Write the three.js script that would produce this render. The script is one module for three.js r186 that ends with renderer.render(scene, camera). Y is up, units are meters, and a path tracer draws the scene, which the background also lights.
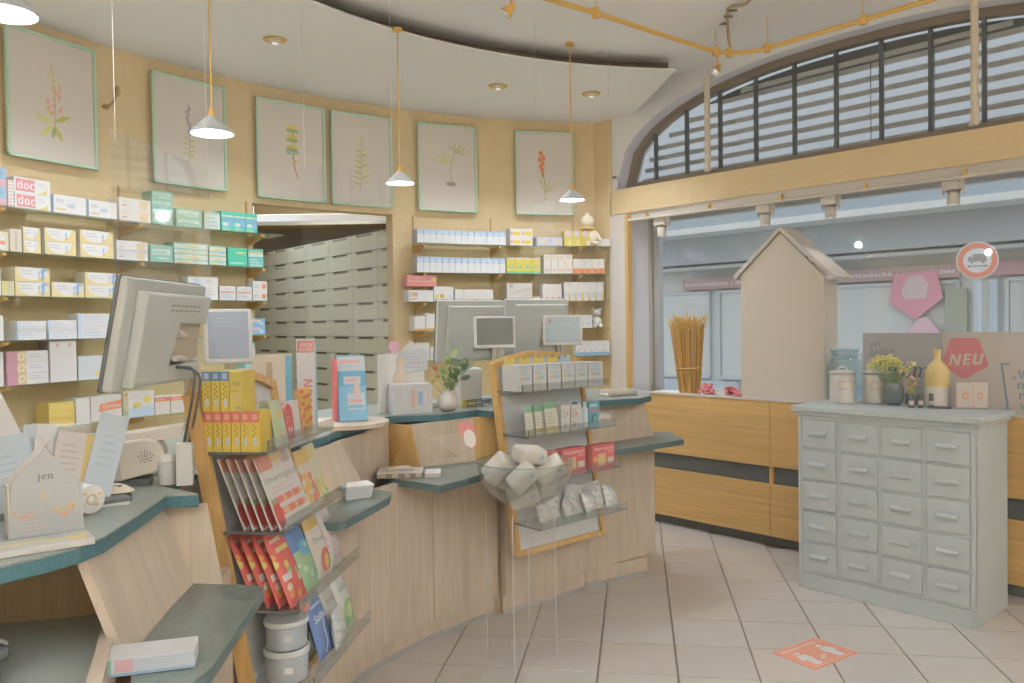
import * as THREE from 'three';
import { RoundedBoxGeometry } from 'three/addons/geometries/RoundedBoxGeometry.js';
import { mergeGeometries, toCreasedNormals } from 'three/addons/utils/BufferGeometryUtils.js';
import { RectAreaLightUniformsLib } from 'three/addons/lights/RectAreaLightUniformsLib.js';
RectAreaLightUniformsLib.init();

// ---------------------------------------------------------------- camera, sky, lamps outside fittings, exposure
const scene = new THREE.Scene();
const camera = new THREE.PerspectiveCamera(2 * Math.atan(341.5 / 815.64) * 180 / Math.PI, 1024 / 683, 0.05, 200);
camera.position.set(0, 1.48, 0);
camera.rotation.set(-0.0223857, 0, -0.0151026, 'XYZ');
scene.add(camera);
const renderer = new THREE.WebGLRenderer({ antialias: true });
renderer.toneMapping = THREE.LinearToneMapping;
renderer.toneMappingExposure = 1.0;
renderer.shadowMap.enabled = true;
{ // an even overcast sky, a little brighter overhead
  const w = 64, h = 32, d = new Float32Array(w * h * 4);
  for (let y = 0; y < h; y++) for (let x = 0; x < w; x++) {
    const e = Math.max(0, (y + 0.5) / h * 2 - 1), l = 0.85 + 0.76 * e;
    d.set([l * 0.93, l * 1.0, l * 1.1, 1], (y * w + x) * 4);
  }
  const sky = new THREE.DataTexture(d, w, h, THREE.RGBAFormat, THREE.FloatType);
  sky.mapping = THREE.EquirectangularReflectionMapping; sky.magFilter = THREE.LinearFilter; sky.needsUpdate = true;
  scene.background = sky; scene.environment = sky;
}
const LAMP = 0.6;       // candela-like strength of one pendant
const DOWN = 1.15;       // of one recessed downlight
const PANEL = 5.4;       // luminance of the flat ceiling lights
const lampColor = new THREE.Color(0.87, 0.95, 1.08);

// ---------------------------------------------------------------- helpers
const rad = (d) => d * Math.PI / 180;
let seed = 12345; const rnd = () => { seed = (seed * 1664525 + 1013904223) >>> 0; return seed / 4294967296; };
const jit = (a) => (rnd() * 2 - 1) * a;
const toLin = (c) => { c /= 255; return c <= 0.04045 ? c / 12.92 : ((c + 0.055) / 1.055) ** 2.4; };
const toS = (l) => 255 * (l <= 0.0031308 ? 12.92 * l : 1.055 * l ** (1 / 2.4) - 0.055);
const KEY = 0.50;        // how bright a white surface stands in the photograph: base colour = seen colour / KEY
const base = (r, g, b) => [r, g, b].map((c) => Math.min(0.9, toLin(c) / KEY));
const css = (r, g, b) => `rgb(${base(r, g, b).map((l) => Math.round(toS(l))).join(',')})`;
function mat(r, g, b, rough = 0.6, o = {}) {
  const m = new THREE.MeshPhysicalMaterial({ roughness: rough, specularIntensity: 0.6, ...o });
  m.color.setRGB(...base(r, g, b)); return m;
}
const taken = new Map();
function numbered(n) { const k = taken.get(n) ?? 0; taken.set(n, k + 1); return k ? `${n}_${String(k).padStart(3, '0')}` : n; }
function tag(o, label, category, group, kind) {
  if (label) o.userData.label = label;
  if (category) o.userData.category = category;
  if (group) o.userData.group = group;
  if (kind) o.userData.kind = kind;
  return o;
}
function thing(name, label, category, pos = [0, 0, 0], turn = 0, group) {
  const o = new THREE.Group(); o.name = numbered(name); o.position.set(...pos); o.rotation.y = turn;
  scene.add(o); return tag(o, label, category, group);
}
function plain(g) {
  let q = g.index ? g.toNonIndexed() : g.clone();
  for (const k of Object.keys(q.attributes)) if (!['position', 'normal', 'uv'].includes(k)) q.deleteAttribute(k);
  if (!q.attributes.normal) q.computeVertexNormals();
  if (!q.attributes.uv) q.setAttribute('uv', new THREE.BufferAttribute(new Float32Array(q.attributes.position.count * 2), 2));
  q.clearGroups(); return q;
}
const join = (gs) => { gs = [].concat(gs); return gs.length === 1 ? plain(gs[0]) : mergeGeometries(gs.map(plain)); };
function metres(g, su = 1, sv = su) {   // uv in metres by the face's main axis
  const p = g.attributes.position, n = g.attributes.normal, uv = g.attributes.uv;
  for (let i = 0; i < p.count; i++) {
    const x = Math.abs(n.getX(i)), y = Math.abs(n.getY(i)), z = Math.abs(n.getZ(i));
    if (y > x && y > z) uv.setXY(i, p.getX(i) * su, p.getZ(i) * sv);
    else if (x > z) uv.setXY(i, p.getZ(i) * su, p.getY(i) * sv);
    else uv.setXY(i, p.getX(i) * su, p.getY(i) * sv);
  }
  return g;
}
function put(parent, name, gs, m, label) {
  const g = join(gs); if (m.map && !m.userData.atlas) metres(g, m.userData.su ?? 1, m.userData.sv ?? m.userData.su ?? 1);
  const o = new THREE.Mesh(g, m); o.name = parent === scene ? numbered(name) : name; o.castShadow = o.receiveShadow = true;
  if (label) o.userData.label = label;
  parent.add(o); return o;
}
function solid(name, gs, m, label, category, group) { return tag(put(scene, name, gs, m), label, category, group); }
function struct(name, gs, m, parent = scene) { const o = put(parent, name, gs, m); if (parent === scene) o.userData.kind = 'structure'; return o; }
const move = (g, x = 0, y = 0, z = 0) => g.translate(x, y, z);
function box(w, h, d, x = 0, y = 0, z = 0, rx = 0, ry = 0, rz = 0) { const g = new THREE.BoxGeometry(w, h, d); if (rx) g.rotateX(rx); if (ry) g.rotateY(ry); if (rz) g.rotateZ(rz); return g.translate(x, y, z); }
function rbox(w, h, d, r, x = 0, y = 0, z = 0, seg = 2) { return new RoundedBoxGeometry(w, h, d, seg, Math.min(r, w / 2.02, h / 2.02, d / 2.02)).translate(x, y, z); }
function rod(r, h, x = 0, y = 0, z = 0, seg = 16, r2 = r) { return new THREE.CylinderGeometry(r2, r, h, seg).translate(x, y, z); }
const V = (p) => new THREE.Vector3(...p);
function tube(pts, r, seg = 24, rs = 8, closed = false, tension = 0.5) { return new THREE.TubeGeometry(new THREE.CatmullRomCurve3(pts.map(V), closed, 'catmullrom', tension), seg, r, rs, closed); }
function bar(a, b, r, rs = 8, r2 = r) { const A = V(a), B = V(b), d = B.clone().sub(A), g = new THREE.CylinderGeometry(r2, r, d.length(), rs); g.applyQuaternion(new THREE.Quaternion().setFromUnitVectors(new THREE.Vector3(0, 1, 0), d.normalize())); return g.translate(...A.add(B).multiplyScalar(0.5).toArray()); }
function lathe(prof, seg = 32) { return new THREE.LatheGeometry(prof.map((p) => new THREE.Vector2(...p)), seg); }
function shape(pts) { const s = new THREE.Shape(); pts.forEach((p, i) => (i ? s.lineTo(...p) : s.moveTo(...p))); s.closePath(); return s; }
function extr(s, depth, bevel = 0, curve = 12) { return new THREE.ExtrudeGeometry(s, { depth: depth - 2 * bevel, bevelEnabled: bevel > 0, bevelSize: bevel, bevelThickness: bevel, bevelOffset: -bevel, bevelSegments: 2, curveSegments: curve }).translate(0, 0, bevel); }
function prism(pts, y0, y1, bevel = 0) {   // polygon in x, z standing from y0 to y1
  const g = extr(shape(pts.map(([x, z]) => [x, -z])), y1 - y0, bevel); g.rotateX(-Math.PI / 2); return g.translate(0, y0, 0);
}
function loft(a, b) {   // closed solid between two equal-length loops of 3D points
  const n = a.length, P = [], tri = (p, q, r) => P.push(...p, ...q, ...r);
  for (let i = 0; i < n; i++) { const j = (i + 1) % n; tri(a[i], a[j], b[j]); tri(a[i], b[j], b[i]); }
  for (let i = 1; i < n - 1; i++) { tri(a[0], a[i + 1], a[i]); tri(b[0], b[i], b[i + 1]); }
  const g = new THREE.BufferGeometry(); g.setAttribute('position', new THREE.Float32BufferAttribute(P, 3)); g.computeVertexNormals(); return g;
}
// the shop is laid out round one centre: pol(R, a) is the point R metres from it, a degrees right of straight ahead
const CX = 1.35, CZ = -2.45;
const pol = (R, a, y = 0) => [CX + R * Math.sin(rad(a)), y, CZ - R * Math.cos(rad(a))];
function arcSlab(R0, R1, a0, a1, y0, y1, seg) {
  const P = [], N = Math.max(1, seg ?? Math.ceil(Math.abs(a1 - a0) / 3)), q = (a, b, c, d) => P.push(...a, ...b, ...c, ...a, ...c, ...d);
  for (let i = 0; i < N; i++) {
    const a = a0 + (a1 - a0) * i / N, b = a0 + (a1 - a0) * (i + 1) / N;
    const i0 = pol(R0, a, y0), i1 = pol(R0, b, y0), i2 = pol(R0, b, y1), i3 = pol(R0, a, y1), o0 = pol(R1, a, y0), o1 = pol(R1, b, y0), o2 = pol(R1, b, y1), o3 = pol(R1, a, y1);
    q(i0, i1, i2, i3); q(o1, o0, o3, o2); q(i3, i2, o2, o3); q(i1, i0, o0, o1);
    if (!i) q(o0, i0, i3, o3); if (i === N - 1) q(i1, o1, o2, i2);
  }
  const g = new THREE.BufferGeometry(); g.setAttribute('position', new THREE.Float32BufferAttribute(P, 3)); g.computeVertexNormals();
  return toCreasedNormals(g, 0.6);
}
// the window wall: s runs along it to the right, n out of it into the room
const WT = rad(47.5), WU = [Math.cos(WT), Math.sin(WT)], WN = [-Math.sin(WT), Math.cos(WT)];
const onW = (s, n, y = 0) => [s * WU[0] + n * WN[0], y, s * WU[1] + n * WN[1]];
function wallSpace(g, n = 0) { g.rotateY(-WT); const p = onW(0, n); return g.translate(...p); }   // from local x = s, z = towards the room

// ---------------------------------------------------------------- textures: grain, plaster, fine noise
function noiseTex(w, h, fn, srgb = true) {
  const d = new Uint8Array(w * h * 4);
  for (let y = 0; y < h; y++) for (let x = 0; x < w; x++) { const c = fn(x, y); d.set([...c.map((v) => Math.max(0, Math.min(255, v))), 255], (y * w + x) * 4); }
  const t = new THREE.DataTexture(d, w, h); t.wrapS = t.wrapT = THREE.RepeatWrapping; t.magFilter = THREE.LinearFilter; t.minFilter = THREE.LinearMipmapLinearFilter;
  if (srgb) t.colorSpace = THREE.SRGBColorSpace; t.needsUpdate = true; return t;
}
function lattice(p, q = p) { const a = []; for (let i = 0; i < p * q; i++) a.push(rnd()); return (x, y) => { x = ((x % p) + p) % p; y = ((y % q) + q) % q; const i = Math.floor(x), j = Math.floor(y), f = x - i, g = y - j, s = (t) => t * t * (3 - 2 * t), v = (m, n) => a[(n % q) * p + m % p], u = s(f), w = s(g); return (v(i, j) * (1 - u) + v(i + 1, j) * u) * (1 - w) + (v(i, j + 1) * (1 - u) + v(i + 1, j + 1) * u) * w; }; }
const L64 = lattice(64), L16 = lattice(16), LA = lattice(64, 4), LB = lattice(256, 8), LC = lattice(8, 3);
function woodTex(amount) {   // grain along v, tint around white
  return noiseTex(512, 512, (x, y) => {
    const a = LA(x / 8, y / 128) - 0.5, b = LB(x / 2, y / 64) - 0.5, c = LC(x / 64, y / 170.667) - 0.5;
    const k = 1 + amount * (a * 0.7 + b * 0.6 + c * 0.5);
    return [236 * k, 236 * (0.02 + 0.98 * k), 236 * (0.05 + 0.95 * k)];
  });
}
const woodFine = woodTex(0.075), woodBold = woodTex(0.10);
const turned = woodBold.clone(); turned.rotation = Math.PI / 2; turned.needsUpdate = true;
const plaster = noiseTex(256, 256, (x, y) => { const k = 240 + 5 * (L64(x / 4, y / 4) - 0.5) + 3 * (L16(x / 16, y / 16) - 0.5); return [k, k, k]; });
const speck = noiseTex(256, 256, (x, y) => { const k = 228 + 38 * (rnd() - 0.5) + 18 * (L64(x / 4, y / 4) - 0.5); return [k, k, k]; });
const tinted = (r, g, b, rough, map, su, o = {}) => { const m = mat(Math.min(255, r * 1.03), Math.min(255, g * 1.03), Math.min(255, b * 1.03), rough, { map, ...o }); m.userData.su = su; return m; };
const M = {
  wall: tinted(174, 155, 121, 0.85, plaster, 0.8),
  wallYellow: tinted(174, 154, 119, 0.85, plaster, 0.8),
  cream: mat(160, 153, 143, 0.7), white: mat(174, 171, 166, 0.75), ceiling: mat(180, 176, 171, 0.9), reveal: mat(166, 164, 166, 0.85),
  beech: tinted(164, 150, 134, 0.5, woodFine, 1.1), beechDark: tinted(156, 136, 112, 0.5, woodFine, 1.1), honey: tinted(168, 137, 90, 0.45, turned, 0.8), honeyUp: tinted(168, 136, 88, 0.45, woodBold, 0.9),
  top: tinted(118, 124, 117, 0.28, speck, 2.5, { specularIntensity: 0.9 }), edge: tinted(68, 98, 103, 0.4, speck, 2.5), ledge: tinted(101, 108, 101, 0.28, speck, 2.5, { specularIntensity: 0.9 }), ledgeEdge: tinted(82, 98, 98, 0.4, speck, 2.5), rail: mat(150, 126, 94, 0.6),
  clear: new THREE.MeshPhysicalMaterial({ color: 0xffffff, roughness: 0.02, transmission: 1, thickness: 0, ior: 1.49 }),
  dark: mat(82, 84, 82, 0.6), bronze: mat(108, 98, 86, 0.55), brass: mat(176, 144, 84, 0.35, { metalness: 0.35 }), steel: mat(150, 150, 148, 0.35, { metalness: 0.6 }),
  grout: mat(116, 106, 96, 0.9), shop: mat(145, 150, 150, 0.5),
  glass: new THREE.MeshPhysicalMaterial({ color: 0xffffff, roughness: 0.02, transmission: 1, thickness: 0, ior: 1.5 }),
  glassGreen: new THREE.MeshPhysicalMaterial({ color: 0xf0f6f1, roughness: 0.05, transmission: 0.96, thickness: 0, ior: 1.5 }),
  acrylic: new THREE.MeshPhysicalMaterial({ color: 0xf4f6f5, roughness: 0.04, transmission: 0.95, thickness: 0, ior: 1.49 }),
};
// ---------------------------------------------------------------- flat print for cartons, leaflets and screens: one shared sheet
const SHEET = document.createElement('canvas'); SHEET.width = 2048; SHEET.height = 2048;
const SG = SHEET.getContext('2d'); let shX = 0, shY = 0, shRow = 0; const prints = {};
function print(name, w, h, side, draw) {
  const W = w + 14; if (shX + W > 2048) { shX = 0; shY += shRow; shRow = 0; } shRow = Math.max(shRow, h + 4);
  const x = shX + 2, y = shY + 2; shX += W;
  SG.save(); SG.beginPath(); SG.rect(x - 2, y - 2, W, h + 4); SG.clip();
  SG.fillStyle = css(...side); SG.fillRect(x - 2, y - 2, W, h + 4); SG.translate(x, y); SG.beginPath(); SG.rect(0, 0, w, h); SG.clip(); draw(SG, w, h); SG.restore();
  prints[name] = { u0: x / 2048, u1: (x + w) / 2048, v0: 1 - (y + h) / 2048, v1: 1 - y / 2048, su: (x + w + 7) / 2048, sv: 1 - (y + h / 2) / 2048 };
}
const WHT = [173, 170, 165];
const R = (g, c, x, y, w, h) => { g.fillStyle = css(...c); g.fillRect(x, y, w, h); };
const O = (g, c, x, y, rx, ry = rx) => { g.fillStyle = css(...c); g.beginPath(); g.ellipse(x, y, rx, ry, 0, 0, 7); g.fill(); };
const Tx = (g, c, s, x, y, px, st = '', fam = 'sans-serif') => { g.fillStyle = css(...c); g.font = `${st} ${px}px ${fam}`; g.textBaseline = 'middle'; g.fillText(s, x, y); };
const Ln = (g, c, n, x, y, w, dy, t = 2) => { for (let i = 0; i < n; i++) R(g, c, x, y + i * dy, w * (0.7 + 0.3 * ((i * 7) % 5) / 4), t); };
const GRY = [150, 148, 146], ORG = [172, 150, 108];
print('white', 32, 32, WHT, (g, w, h) => { R(g, WHT, 0, 0, w, h); });
print('card', 32, 32, [170, 166, 160], (g, w, h) => { R(g, [170, 166, 160], 0, 0, w, h); });
print('bluepink', 64, 96, [150, 155, 160], (g, w, h) => { R(g, [132, 146, 158], 0, 0, w, 60); R(g, [170, 136, 140], 0, 60, w, 40); Ln(g, [104, 118, 136], 4, 6, 8, 50, 11, 4); O(g, [112, 148, 164], 30, 50, 22, 10); Ln(g, [160, 110, 124], 2, 6, 72, 46, 12, 4); });
print('redstripe', 32, 64, WHT, (g, w, h) => { R(g, WHT, 0, 0, w, h); for (let i = 0; i < 4; i++) R(g, [176, 140, 130], 0, 6 + i * 15, w, 6); });
print('doc', 160, 64, WHT, (g, w, h) => { R(g, WHT, 0, 0, w, h); R(g, [172, 118, 116], 8, 6, 82, 50); Tx(g, [174, 166, 162], 'doc', 12, 31, 46, 'bold'); g.fillStyle = css(172, 156, 104); g.beginPath(); g.moveTo(92, 60); g.quadraticCurveTo(140, 52, 146, 30); g.lineTo(146, 60); g.fill(); Ln(g, GRY, 2, 100, 16, 40, 9); });
print('bluebar', 160, 48, WHT, (g, w, h) => { R(g, WHT, 0, 0, w, h); R(g, [108, 124, 140], 0, 0, 9, h); Tx(g, [140, 138, 138], 'Kytta', 18, 14, 16, 'italic'); Tx(g, [132, 140, 152], 'med', 70, 25, 17, 'bold'); R(g, [172, 150, 122], 14, 34, 50, 5); });
print('whiteorange', 128, 56, WHT, (g, w, h) => { R(g, WHT, 0, 0, w, h); Tx(g, [156, 148, 142], 'Kytta', 10, 15, 15, 'italic'); R(g, [172, 124, 112], 10, 32, 20, 7); g.fillStyle = css(174, 156, 124); g.beginPath(); g.moveTo(80, 10); g.lineTo(120, 4); g.lineTo(112, 50); g.lineTo(84, 46); g.fill(); });
print('green', 96, 40, [120, 144, 124], (g, w, h) => { R(g, [112, 148, 128], 0, 0, w, h); R(g, [162, 168, 160], 6, 9, 78, 14); Tx(g, [110, 144, 126], 'Tannolact', 8, 16, 13, 'bold'); R(g, [150, 162, 150], 30, 28, 50, 5); });
print('greenpale', 64, 56, [140, 154, 134], (g, w, h) => { R(g, [156, 164, 154], 0, 0, w, h); R(g, [126, 148, 128], 0, 0, w, 8); Ln(g, [132, 146, 140], 3, 6, 18, 50, 12, 4); });
print('greenblue', 64, 80, [72, 150, 130], (g, w, h) => { R(g, [78, 156, 134], 0, 0, w, h); R(g, [160, 164, 150], 0, 16, w, 6); R(g, [112, 130, 164], 0, 28, w, 9); O(g, [164, 168, 164], 22, 52, 16, 8); O(g, [118, 138, 168], 50, 50, 12, 16); Ln(g, [150, 165, 155], 2, 6, 66, 50, 7, 3); });
print('reddot', 64, 56, [170, 158, 136], (g, w, h) => { R(g, [172, 162, 142], 0, 0, w, h); O(g, [176, 120, 96], 44, 32, 9, 7); O(g, [172, 170, 166], 44, 20, 9, 7); O(g, [172, 170, 166], 44, 44, 9, 7); });
print('beigeside', 32, 48, [168, 158, 142], (g, w, h) => { R(g, [168, 158, 142], 0, 0, w, h); R(g, [156, 140, 130], 14, 4, 5, 40); });
const swoosh = (fig) => (g, w, h) => { R(g, [174, 158, 116], 0, 0, w, h); g.fillStyle = css(...WHT); g.beginPath(); g.moveTo(6, 0); g.lineTo(w - 16, 0); g.quadraticCurveTo(w - 30, h - 4, w * 0.45, h - 6); g.quadraticCurveTo(12, h - 8, 6, 0); g.fill(); Ln(g, GRY, 2, 18, 12, 56, 10, 3); R(g, [122, 146, 162], w - 44, 12, 6, 18); R(g, [174, 120, 110], w - 44, 34, 8, 6); if (fig) { O(g, [112, 134, 158], w - 20, 16, 14, 14); O(g, [168, 164, 158], w - 14, 22, 8, 12); R(g, [112, 134, 158], w - 32, 26, 9, 22); } };
print('swoosh', 128, 52, [172, 164, 146], swoosh(false)); print('swooshblue', 128, 52, [172, 164, 146], swoosh(true));
print('greenyellow', 128, 48, [126, 150, 128], (g, w, h) => { R(g, [166, 168, 156], 0, 0, w, h); R(g, [122, 152, 132], 0, 0, w, 7); R(g, [170, 156, 96], 40, 14, 60, 8); R(g, [108, 152, 138], 0, 26, w, 7); R(g, [172, 158, 100], 10, 38, 50, 7); R(g, [126, 152, 160], 70, 36, 40, 5); });
print('greensolid', 64, 56, [84, 136, 110], (g, w, h) => { R(g, [74, 152, 126], 0, 0, w, h); R(g, [172, 160, 100], 28, 12, 30, 5); R(g, [148, 166, 156], 6, 44, 46, 4); });
print('greenwave', 64, 56, [120, 156, 150], (g, w, h) => { R(g, [92, 152, 142], 0, 0, w, h); R(g, [166, 168, 160], 0, 14, w, 10); R(g, [172, 158, 100], 0, 8, w, 5); Ln(g, [150, 166, 160], 3, 6, 32, 50, 8, 4); });
print('yellowside', 48, 40, [168, 158, 110], (g, w, h) => { R(g, [168, 158, 108], 0, 0, w, h); R(g, [158, 150, 128], 20, 0, 20, h); });
print('whiteyellow', 96, 48, WHT, (g, w, h) => { R(g, WHT, 0, 0, w, h); g.fillStyle = css(156, 164, 172); g.beginPath(); g.moveTo(0, 0); g.lineTo(34, 0); g.lineTo(60, h); g.lineTo(40, h); g.fill(); O(g, [174, 154, 96], 14, 36, 11, 9); Ln(g, GRY, 2, 56, 12, 34, 10, 3); });
print('redline', 80, 64, WHT, (g, w, h) => { R(g, [168, 165, 160], 0, 0, w, h); R(g, [172, 118, 106], 4, 24, 68, 6); Ln(g, [136, 144, 156], 3, 6, 36, 64, 8, 3); Ln(g, [156, 150, 144], 1, 20, 12, 50, 8, 3); });
print('orangedot', 80, 44, WHT, (g, w, h) => { R(g, WHT, 0, 0, w, h); O(g, [174, 120, 84], 62, 24, 12, 12); Ln(g, GRY, 2, 6, 18, 40, 10, 4); });
print('bluelines', 112, 44, WHT, (g, w, h) => { R(g, [170, 168, 166], 0, 0, w, h); R(g, [150, 164, 174], 0, 0, 10, h); Ln(g, [146, 154, 164], 3, 16, 10, 60, 11, 3); });
print('bluewhite', 80, 40, [130, 148, 160], (g, w, h) => { R(g, [112, 146, 166], 0, 0, w, h); R(g, [168, 166, 164], 22, 6, 40, 14); R(g, [172, 130, 116], 24, 10, 30, 5); O(g, [160, 166, 170], 66, 26, 8, 8); });
print('pinkorange', 144, 40, [164, 128, 132], (g, w, h) => { R(g, [170, 168, 164], 0, 0, w, h); R(g, [158, 120, 128], 0, 0, 36, h); R(g, [168, 148, 108], 36, 0, 30, h); g.strokeStyle = css(174, 168, 156); g.lineWidth = 5; g.beginPath(); g.ellipse(50, 20, 9, 13, 0.5, 0, 7); g.stroke(); Ln(g, GRY, 2, 76, 10, 54, 9, 3); });
print('hearts', 96, 128, WHT, (g, w, h) => { R(g, [170, 166, 162], 0, 0, w, h); R(g, [166, 150, 146], 0, 0, w, 4); for (const x of [22, 66]) { g.fillStyle = css(172, 126, 122); g.beginPath(); g.moveTo(x, 8); g.lineTo(x + 12, 8); g.lineTo(x + 4, 24); g.fill(); } R(g, [162, 160, 156], 6, 42, 84, 2); });
print('paleblue', 112, 80, [160, 160, 156], (g, w, h) => { R(g, [163, 165, 164], 0, 0, w, h); R(g, [150, 158, 156], 0, 66, w, 3); O(g, [174, 158, 92], 70, 62, 9, 7); });
print('yellow', 112, 36, [174, 154, 92], (g, w, h) => { R(g, [176, 154, 84], 0, 0, w, h); Tx(g, [172, 160, 128], 'Dolortriptan', 10, 18, 15, 'bold'); });
print('redband', 144, 112, WHT, (g, w, h) => { R(g, [170, 164, 158], 0, 0, w, h); g.fillStyle = css(172, 112, 84); g.beginPath(); g.moveTo(44, 36); g.lineTo(144, 24); g.lineTo(144, 62); g.lineTo(34, 72); g.fill(); Tx(g, [174, 156, 144], 'Cystinol', 54, 48, 24, 'bold'); });
print('flowers', 128, 104, [160, 150, 130], (g, w, h) => { R(g, [168, 164, 158], 0, 0, w, h); R(g, [148, 160, 168], 24, 66, 104, 40); R(g, [156, 150, 120], 0, 0, 22, h); R(g, [168, 120, 100], 2, 6, 18, 12); R(g, [130, 142, 124], 0, 78, 22, 16); O(g, [172, 156, 84], 56, 56, 17, 12); O(g, [172, 158, 84], 100, 36, 16, 14); O(g, [140, 146, 104], 48, 66, 8, 5); Ln(g, [150, 150, 146], 2, 32, 14, 50, 9, 3); });
print('redtop', 96, 104, [168, 158, 150], (g, w, h) => { R(g, [170, 163, 154], 0, 0, w, h); R(g, [172, 106, 92], 0, 8, w, 22); R(g, [174, 156, 96], 0, 30, w, 5); Ln(g, [174, 150, 136], 1, 10, 18, 70, 8, 5); });
print('bluetop', 40, 80, [150, 150, 148], (g, w, h) => { R(g, [170, 168, 165], 0, 0, w, h); R(g, [140, 152, 162], 0, 0, w, 28); R(g, [120, 134, 150], 0, 0, 3, 34); R(g, [156, 164, 170], 6, 14, 28, 8); });
print('yellowband', 64, 48, WHT, (g, w, h) => { R(g, [171, 166, 156], 0, 0, w, h); R(g, [174, 154, 74], 18, 18, 40, 20); R(g, [166, 130, 120], 2, 18, 14, 18); });
print('lilac', 96, 40, [150, 146, 152], (g, w, h) => { R(g, [154, 150, 156], 0, 0, w, h); R(g, [166, 158, 146], 24, 10, 40, 18); O(g, [172, 152, 100], 66, 22, 8, 7); });
print('yellowpink', 64, 80, [168, 152, 90], (g, w, h) => { R(g, [170, 154, 72], 0, 0, w, h); O(g, [164, 150, 156], 30, 16, 24, 16); O(g, [168, 140, 120], 24, 34, 12, 8); O(g, [172, 164, 130], 44, 60, 10, 14); });
print('yellowgreen', 56, 80, [166, 154, 80], (g, w, h) => { R(g, [170, 156, 74], 0, 0, w, h); R(g, [160, 148, 152], 0, 0, w, 8); Tx(g, [104, 144, 128], 'k2', 14, 46, 28, 'bold'); R(g, [100, 148, 118], 0, 68, w, 12); });
print('whitered', 56, 96, WHT, (g, w, h) => { R(g, [172, 164, 152], 0, 0, w, h); R(g, [170, 152, 122], 12, 8, 22, 12); R(g, [176, 130, 118], 10, 74, 30, 8); R(g, [160, 150, 140], 50, 0, 3, h); });
print('redfoot', 56, 72, WHT, (g, w, h) => { R(g, [172, 166, 157], 0, 0, w, h); R(g, [178, 122, 76], 0, 46, w, 26); R(g, [176, 104, 86], 10, 50, 26, 20); });
print('stripeend', 112, 56, WHT, (g, w, h) => { R(g, [172, 168, 160], 0, 0, w, h); R(g, [160, 148, 140], 0, 4, 14, 30); R(g, [172, 128, 116], 16, 12, 24, 20); R(g, [174, 144, 110], 4, 40, 34, 8); });
print('dots', 112, 72, WHT, (g, w, h) => { R(g, [172, 168, 160], 0, 0, w, h); O(g, [168, 158, 92], 16, 48, 10, 12); O(g, [168, 132, 76], 46, 46, 14, 11); R(g, [150, 162, 170], 82, 36, 22, 20); });
print('whiteline', 128, 48, WHT, (g, w, h) => { R(g, [171, 166, 158], 0, 0, w, h); R(g, [160, 150, 136], 28, 0, 3, h); R(g, [168, 152, 128], 44, 36, 36, 4); });
print('greyprint', 96, 72, [164, 158, 150], (g, w, h) => { R(g, [166, 158, 150], 0, 0, w, h); R(g, [132, 132, 130], 10, 6, 12, 12); g.strokeStyle = css(150, 142, 134); g.lineWidth = 3; g.beginPath(); g.moveTo(10, 44); g.lineTo(88, 20); g.stroke(); });
print('redcap', 40, 40, WHT, (g, w, h) => { R(g, [172, 166, 160], 0, 0, w, h); R(g, [174, 120, 100], 0, 0, w, 10); });
print('whitered2', 80, 72, WHT, (g, w, h) => { R(g, [172, 166, 156], 0, 0, w, h); for (const x of [12, 38, 62]) R(g, [176, 128, 112], x, 54, 10, 8); Ln(g, [162, 156, 148], 2, 10, 16, 60, 14, 3); });
print('bluefoot', 48, 96, WHT, (g, w, h) => { R(g, [171, 166, 158], 0, 0, w, h); R(g, [150, 154, 166], 6, 52, 22, 30); R(g, [174, 150, 84], 30, 56, 14, 40); });
print('orangefoot', 72, 72, WHT, (g, w, h) => { R(g, [172, 167, 160], 0, 0, w, h); R(g, [174, 128, 80], 0, 62, w, 10); });
print('paleblocks', 64, 64, [164, 162, 160], (g, w, h) => { R(g, [168, 166, 163], 0, 0, w, h); R(g, [150, 156, 164], 8, 34, 14, 16); R(g, [150, 156, 164], 36, 34, 14, 16); });
print('bluebase', 48, 72, WHT, (g, w, h) => { R(g, [170, 168, 165], 0, 0, w, h); R(g, [110, 142, 160], 0, 56, w, 16); R(g, [166, 128, 118], 12, 46, 10, 6); });
print('bluewhite2', 64, 72, WHT, (g, w, h) => { R(g, [168, 164, 158], 0, 0, w, h); R(g, [140, 150, 158], 36, 30, 16, 30); });
print('redbox', 144, 56, [166, 118, 108], (g, w, h) => { R(g, [172, 112, 104], 0, 0, w, h); R(g, [172, 138, 128], 8, 26, w - 20, 7); R(g, [168, 150, 100], w - 26, 10, 20, 20); Ln(g, [174, 132, 124], 2, 30, 6, 70, 8, 3); });
print('darkgrey', 32, 32, [120, 114, 104], (g, w, h) => { R(g, [120, 112, 102], 0, 0, w, h); });
const sheetTex = new THREE.CanvasTexture(SHEET); sheetTex.colorSpace = THREE.SRGBColorSpace; sheetTex.anisotropy = 8;
const cardMat = new THREE.MeshPhysicalMaterial({ map: sheetTex, color: 0xeeeeee, roughness: 0.5, specularIntensity: 0.5 }); cardMat.userData.atlas = true;
const glossMat = new THREE.MeshPhysicalMaterial({ map: sheetTex, color: 0xeeeeee, roughness: 0.25, specularIntensity: 0.9 }); glossMat.userData.atlas = true;
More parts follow.
